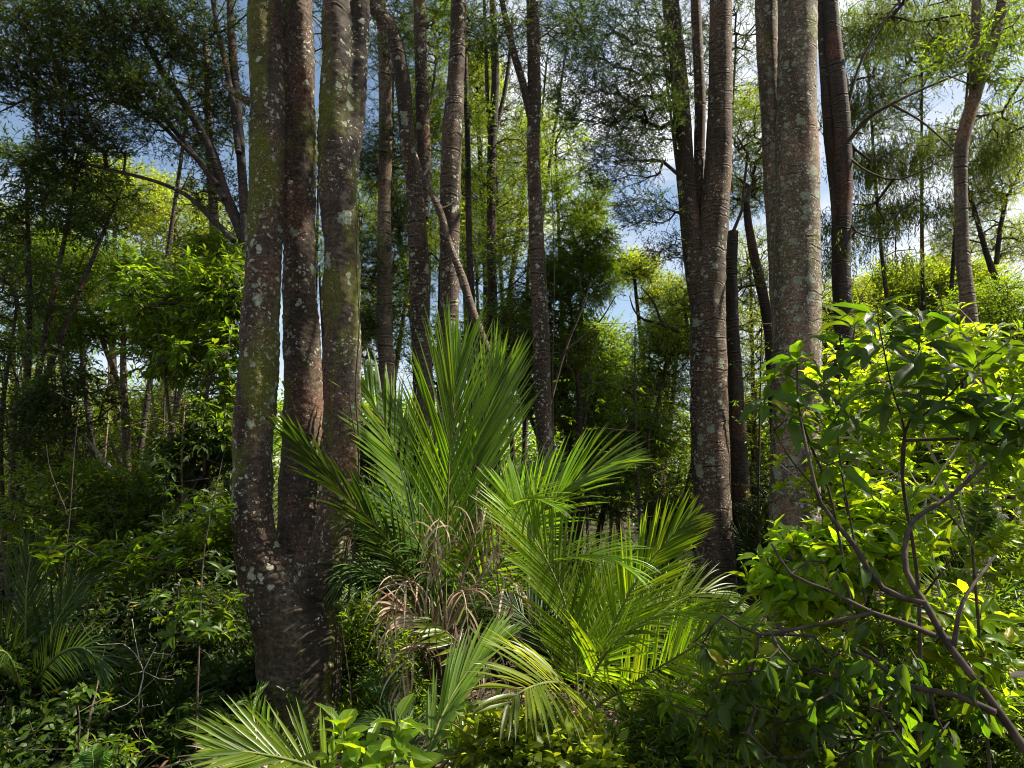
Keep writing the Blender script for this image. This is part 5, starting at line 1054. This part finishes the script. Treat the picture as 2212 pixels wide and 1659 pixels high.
# ------------------------------------------------------------------ small things: ferns, dead twigs, vines, tufts
def fern(px, py, D, tips, label, L=.07, mat='fern'):
    b = at(px, py, D); g = b.copy(); g[2] = float(ground_z(b[0], b[1]))
    t = thing('fern', g, label, 'fern', 'small ferns'); rg = np.random.default_rng(int(px))
    for q in tips:
        m = [(b[i] + at(*q)[i]) / 2 for i in range(3)]; m[2] += .06
        frond(t, rg, [tuple(b), tuple(m), tuple(at(*q))], (0, -.5, 1), L, 30, .012, 78, 60, .1, .05, mat, start=.15, seg=3, rr=.003, prof=.25, tip=.3, D3=False)
    if b[2] > g[2] + .05:
        mb = MB(); tube(mb, [b, (b + g) / 2 + .01, g], [.006, .007, .010], 6, .05, .1); part('stalk', mb, M['twig'], t)
fern(205, 1690, 3.6, [(190, 1620, 3.6), (240, 1630, 3.6), (160, 1640, 3.6)], 'small sunlit fern in the lower left corner')
fern(860, 1540, 5.0, [(775, 1470, 5.0), (800, 1500, 4.9), (840, 1455, 5.1), (780, 1440, 5.2)], 'layered green fern right of the fused tree base')
fern(1900, 1350, 3.9, [(1820, 1255, 3.8), (1860, 1240, 3.8), (1870, 1300, 3.7), (1960, 1290, 3.7)], 'bright fern in the shrub before the pale trunk')
fern(2100, 1180, 3.0, [(1990, 1100, 2.9), (2040, 1060, 2.9), (2150, 1050, 2.9), (2180, 1120, 2.9)], 'dark fern in front of the right-edge shrub', .05, 'palm_dark')
fern(300, 1380, 5.6, [(260, 1335, 5.5), (310, 1320, 5.5), (350, 1345, 5.5)], 'light green fern in the middle of the left undergrowth')

def twiggy(label, lines, mat='twig_pale', name='dead_twigs', cat='dead twigs', part_name='stem', r=.006, seed=3, extra=0):
    pts = [[at(*q) for q in l_] for l_ in lines]
    g = pts[0][0].copy(); t = thing(name, g, label, cat); mb = MB(); rg = np.random.default_rng(seed)
    for i, l_ in enumerate(pts): tube(mb, l_, np.linspace(r if i == 0 else r * .7, r * .25, len(l_)), 6, .04, .12, i)
    part(part_name, mb, M[mat], t)
    if extra:
        A = np.concatenate([np.array(l_) for l_ in pts]); tips = A[rg.integers(0, len(A), extra)] + rg.normal(size=(extra, 3)) * .12
        a, b, ra, rb, _, _ = grow(rg, A, None, tips, .0012, step=.06, maxr=.003); m2 = MB(); frusta(m2, a, b, ra, rb, 3); part('twiglets', m2, M[mat], t)
    return t
twiggy('pale leafless dead twigs branching in the lower left undergrowth', [[(300, 1500, 4.4), (310, 1450, 4.4), (290, 1410, 4.4), (265, 1390, 4.4)], [(310, 1450, 4.4), (330, 1410, 4.4), (340, 1390, 4.4)], [(300, 1420, 4.4), (290, 1370, 4.4)], [(300, 1500, 4.4), (298, 1540, 4.5), (280, 1560, 4.5)]], r=.005, extra=26)
twiggy('thin straight brown sapling stem in the lower left', [[(178, 1700, 4.0), (192, 1560, 4.1), (206, 1500, 4.15), (218, 1440, 4.2), (226, 1400, 4.2)]], 'bark_light', 'bare_sapling', 'sapling', r=.008)
twiggy('mossy bent stem arching left of the fused tree base', [[(360, 1640, 4.9), (358, 1545, 4.9), (352, 1495, 4.9), (325, 1455, 4.9), (305, 1400, 5.0)]], 'bark_light', 'bent_sapling', 'sapling', r=.011)
twiggy('thin pale vine hanging beside the right side of the fused tree', [[(762, 1620, 4.6), (760, 1560, 4.6), (756, 1480, 4.65), (745, 1400, 4.7), (738, 1340, 4.75), (740, 1250, 4.8)]], 'bark_light', 'hanging_vine', 'vine', r=.005)
twiggy('thin dark climber running up the right-hand stem of the mossy tree', [[(752, 1300, 4.9), (770, 1120, 4.88), (775, 960, 4.86), (768, 840, 4.84), (776, 700, 4.84), (770, 560, 4.84), (776, 420, 4.84)], [(775, 960, 4.86), (760, 900, 4.82), (750, 800, 4.81)]], 'twig', 'climbing_vine', 'vine', r=.008)
twiggy('thin vine hanging straight down beside the straight brown tree', [[(1196, 980, 7.4), (1194, 800, 7.4), (1197, 600, 7.4), (1192, 400, 7.4), (1186, 250, 7.4)]], 'twig', 'hanging_vine', 'vine', r=.007)
twiggy('tangle of bare twigs hanging below the sky gap', [[(1180, 900, 8.5), (1220, 760, 8.5), (1260, 660, 8.5), (1275, 610, 8.5)], [(1220, 760, 8.5), (1290, 700, 8.5), (1330, 640, 8.5)]], 'twig', 'bare_branch', 'branch', r=.02, extra=70)
twiggy('bent bare branch reaching over the sky gap from the dense green tree', [[(1470, 720, 11), (1430, 700, 11), (1390, 690, 11), (1370, 670, 11), (1360, 640, 11)], [(1430, 700, 11), (1410, 650, 11), (1385, 620, 11)]], 'twig', 'bare_branch', 'branch', r=.03, extra=60)
twiggy('slender leafless sapling rising left of the bleached dead limb', [[(130, 1300, 5.2), (150, 1120, 5.2), (160, 980, 5.2), (172, 870, 5.2)], [(150, 1120, 5.2), (110, 1020, 5.2), (100, 960, 5.2)]], 'twig', 'bare_sapling', 'sapling', r=.006, extra=12)
twiggy('pale curved bare stems rising within the right-edge shrub', [[(2040, 1330, 3.4), (2010, 1180, 3.4), (2000, 1080, 3.4), (2070, 960, 3.4), (2090, 900, 3.4)], [(2000, 1080, 3.4), (1960, 1010, 3.4)], [(2080, 1150, 3.4), (2075, 1060, 3.4), (2110, 1000, 3.4)]], 'twig_pale', 'bare_sapling', 'sapling', r=.008, extra=36)

def tuft(px, py, D, label, L=.35, n=26, mat='palm', seed=5):
    b = at(px, py, D); b[2] = float(ground_z(b[0], b[1])); rg = np.random.default_rng(seed); t = thing('grass_tuft', b, label, 'grass tuft', 'sword-leaved tufts'); mb = MB()
    a = rg.uniform(0, 6.28, n); e = rg.uniform(.2, 1.1, n); d = np.stack([np.cos(a) * np.sin(e), np.sin(a) * np.sin(e), np.cos(e)], 1)
    ribbon_leaves(mb, np.tile(np.asarray(b), (n, 1)) + rg.normal(size=(n, 3)) * .015, d, nrmz(np.stack([-np.cos(a), -np.sin(a), np.ones(n)], 1)), rg.uniform(.6, 1.1, n) * L, np.full(n, .017), rg.uniform(.1, .4, n), 7, .35, rg, .03)
    part('blades', mb, M[mat], t)
for i, (px, py, D, lab, mt) in enumerate([(385, 1640, 4.6, 'spiky tuft of strap leaves left of the bright foreground palm', 'palm_dark'), (500, 1640, 5.2, 'spiky tuft half hidden at the foot of the fused tree', 'palm_dark'), (1010, 1640, 4.6, 'strap-leaved tuft below the dead fronds', 'palm'),
                                         (1330, 1650, 4.4, 'strap-leaved tuft at the foot of the low bright palm', 'palm_yellow'), (250, 1660, 4.0, 'small spiky tuft beside the lower left fern', 'palm_dark'), (1560, 1650, 4.2, 'bright strap-leaved tuft under the hanging dull leaves', 'palm'), (840, 1600, 4.8, 'strap-leaved tuft behind the glossy seedling', 'palm_dark')]):
    tuft(px, py, D, lab, .42, 30, mt, 600 + i)

for i_, (x, y, a, ln) in enumerate([(-2.3, 4.3, .3, 1.1), (-1.6, 3.4, 2.6, .8), (.6, 3.3, .9, 1.0), (1.4, 4.6, 2.2, 1.3), (-.3, 3.9, 1.7, .7)]):
    t = thing('fallen_stick', (x, y, float(ground_z(x, y))), ORD[i_] + ' from the left of the dead sticks lying on the leaf litter' if False else ['long dead stick on the litter at the lower left', 'short dead stick on the litter before the foreground palm', 'dead stick on the litter below the yellow arching frond', 'longest dead stick, on the litter behind the hanging dull leaves', 'short dead stick on the litter near the strap-leaved tuft'][i_], 'stick')
    mb = MB(); d_ = np.array([math.cos(a), math.sin(a), .04]); p_ = np.array([x, y, float(ground_z(x, y)) + .05])
    tube(mb, [p_ - d_ * ln / 2, p_ - d_ * ln * .15 + np.array([.02, .03, .03]), p_ + d_ * ln * .2, p_ + d_ * ln / 2 + np.array([0, .03, .05])], [.014, .016, .012, .005], 8, .04, .2, i_)
    tube(mb, [p_, p_ + np.array([math.cos(a + .7), math.sin(a + .7), .25]) * ln * .3], [.009, .003], 6, .04, .2); part('stick', mb, M['twig_pale'], t)

def ground_cover():
    rg = np.random.default_rng(900)
    def spots(n, x0, x1, y0, y1):
        x = rg.uniform(x0, x1, n); y = rg.uniform(y0, y1, n); return np.stack([x, y, ground_z(x, y)], -1)
    # fallen leaves
    n = 30000; p = spots(n, -7, 7, 1.6, 13); p[:, 2] += rg.uniform(.002, .05, n); mb = MB()
    place(mb, KITE, p, rg.normal(size=(n, 3)) * np.array([1, 1, .35]), np.array([0, 0, 1.0]) + rg.normal(size=(n, 3)) * .35, rg.uniform(.03, .09, n))
    n = 1500; p = spots(n, -6, 6, 1.6, 9); p[:, 2] += rg.uniform(.01, .12, n); d = rg.normal(size=(n, 3)) * np.array([1, 1, .25])
    ribbon_leaves(mb, p, d, np.array([0, 0, 1.0]) + rg.normal(size=(n, 3)) * .4, rg.uniform(.15, .45, n), np.full(n, .015), rg.uniform(0, .25, n), 5, .35, rg, .2)
    tag(part('leaf_litter', mb, M['litter'], None, smooth=False), 'brown fallen leaves and dead palm blades over the forest floor', None, None, 'stuff')
    n = 2600; p = spots(n, -8, 8, 2.2, 14); p[:, 2] += rg.uniform(.02, .45, n) ** 1.2; p = p[field(p, 1.1) > -.35]; n = len(p)
    lm = MB(); bm = MB(); td = rnd_dir(rg, n); td[:, 2] = abs(td[:, 2]) + .3
    q = p.copy(); q[:, 2] = ground_z(p[:, 0], p[:, 1]); frusta(bm, q, p, np.full(n, .003), np.full(n, .002), 3)
    sprays(lm, None, rg, p, nrmz(td), 8, .16, .06, KITE, .9, .1, .8, sub=3)
    tag(part('ground_cover', lm, M['leaf_dark'], None, smooth=False), 'low green herbs and seedlings covering the forest floor', None, None, 'stuff')
    tag(part('undergrowth_stems', bm, M['twig'], None), 'thin stalks of the seedlings on the forest floor', None, None, 'stuff')
ground_cover()
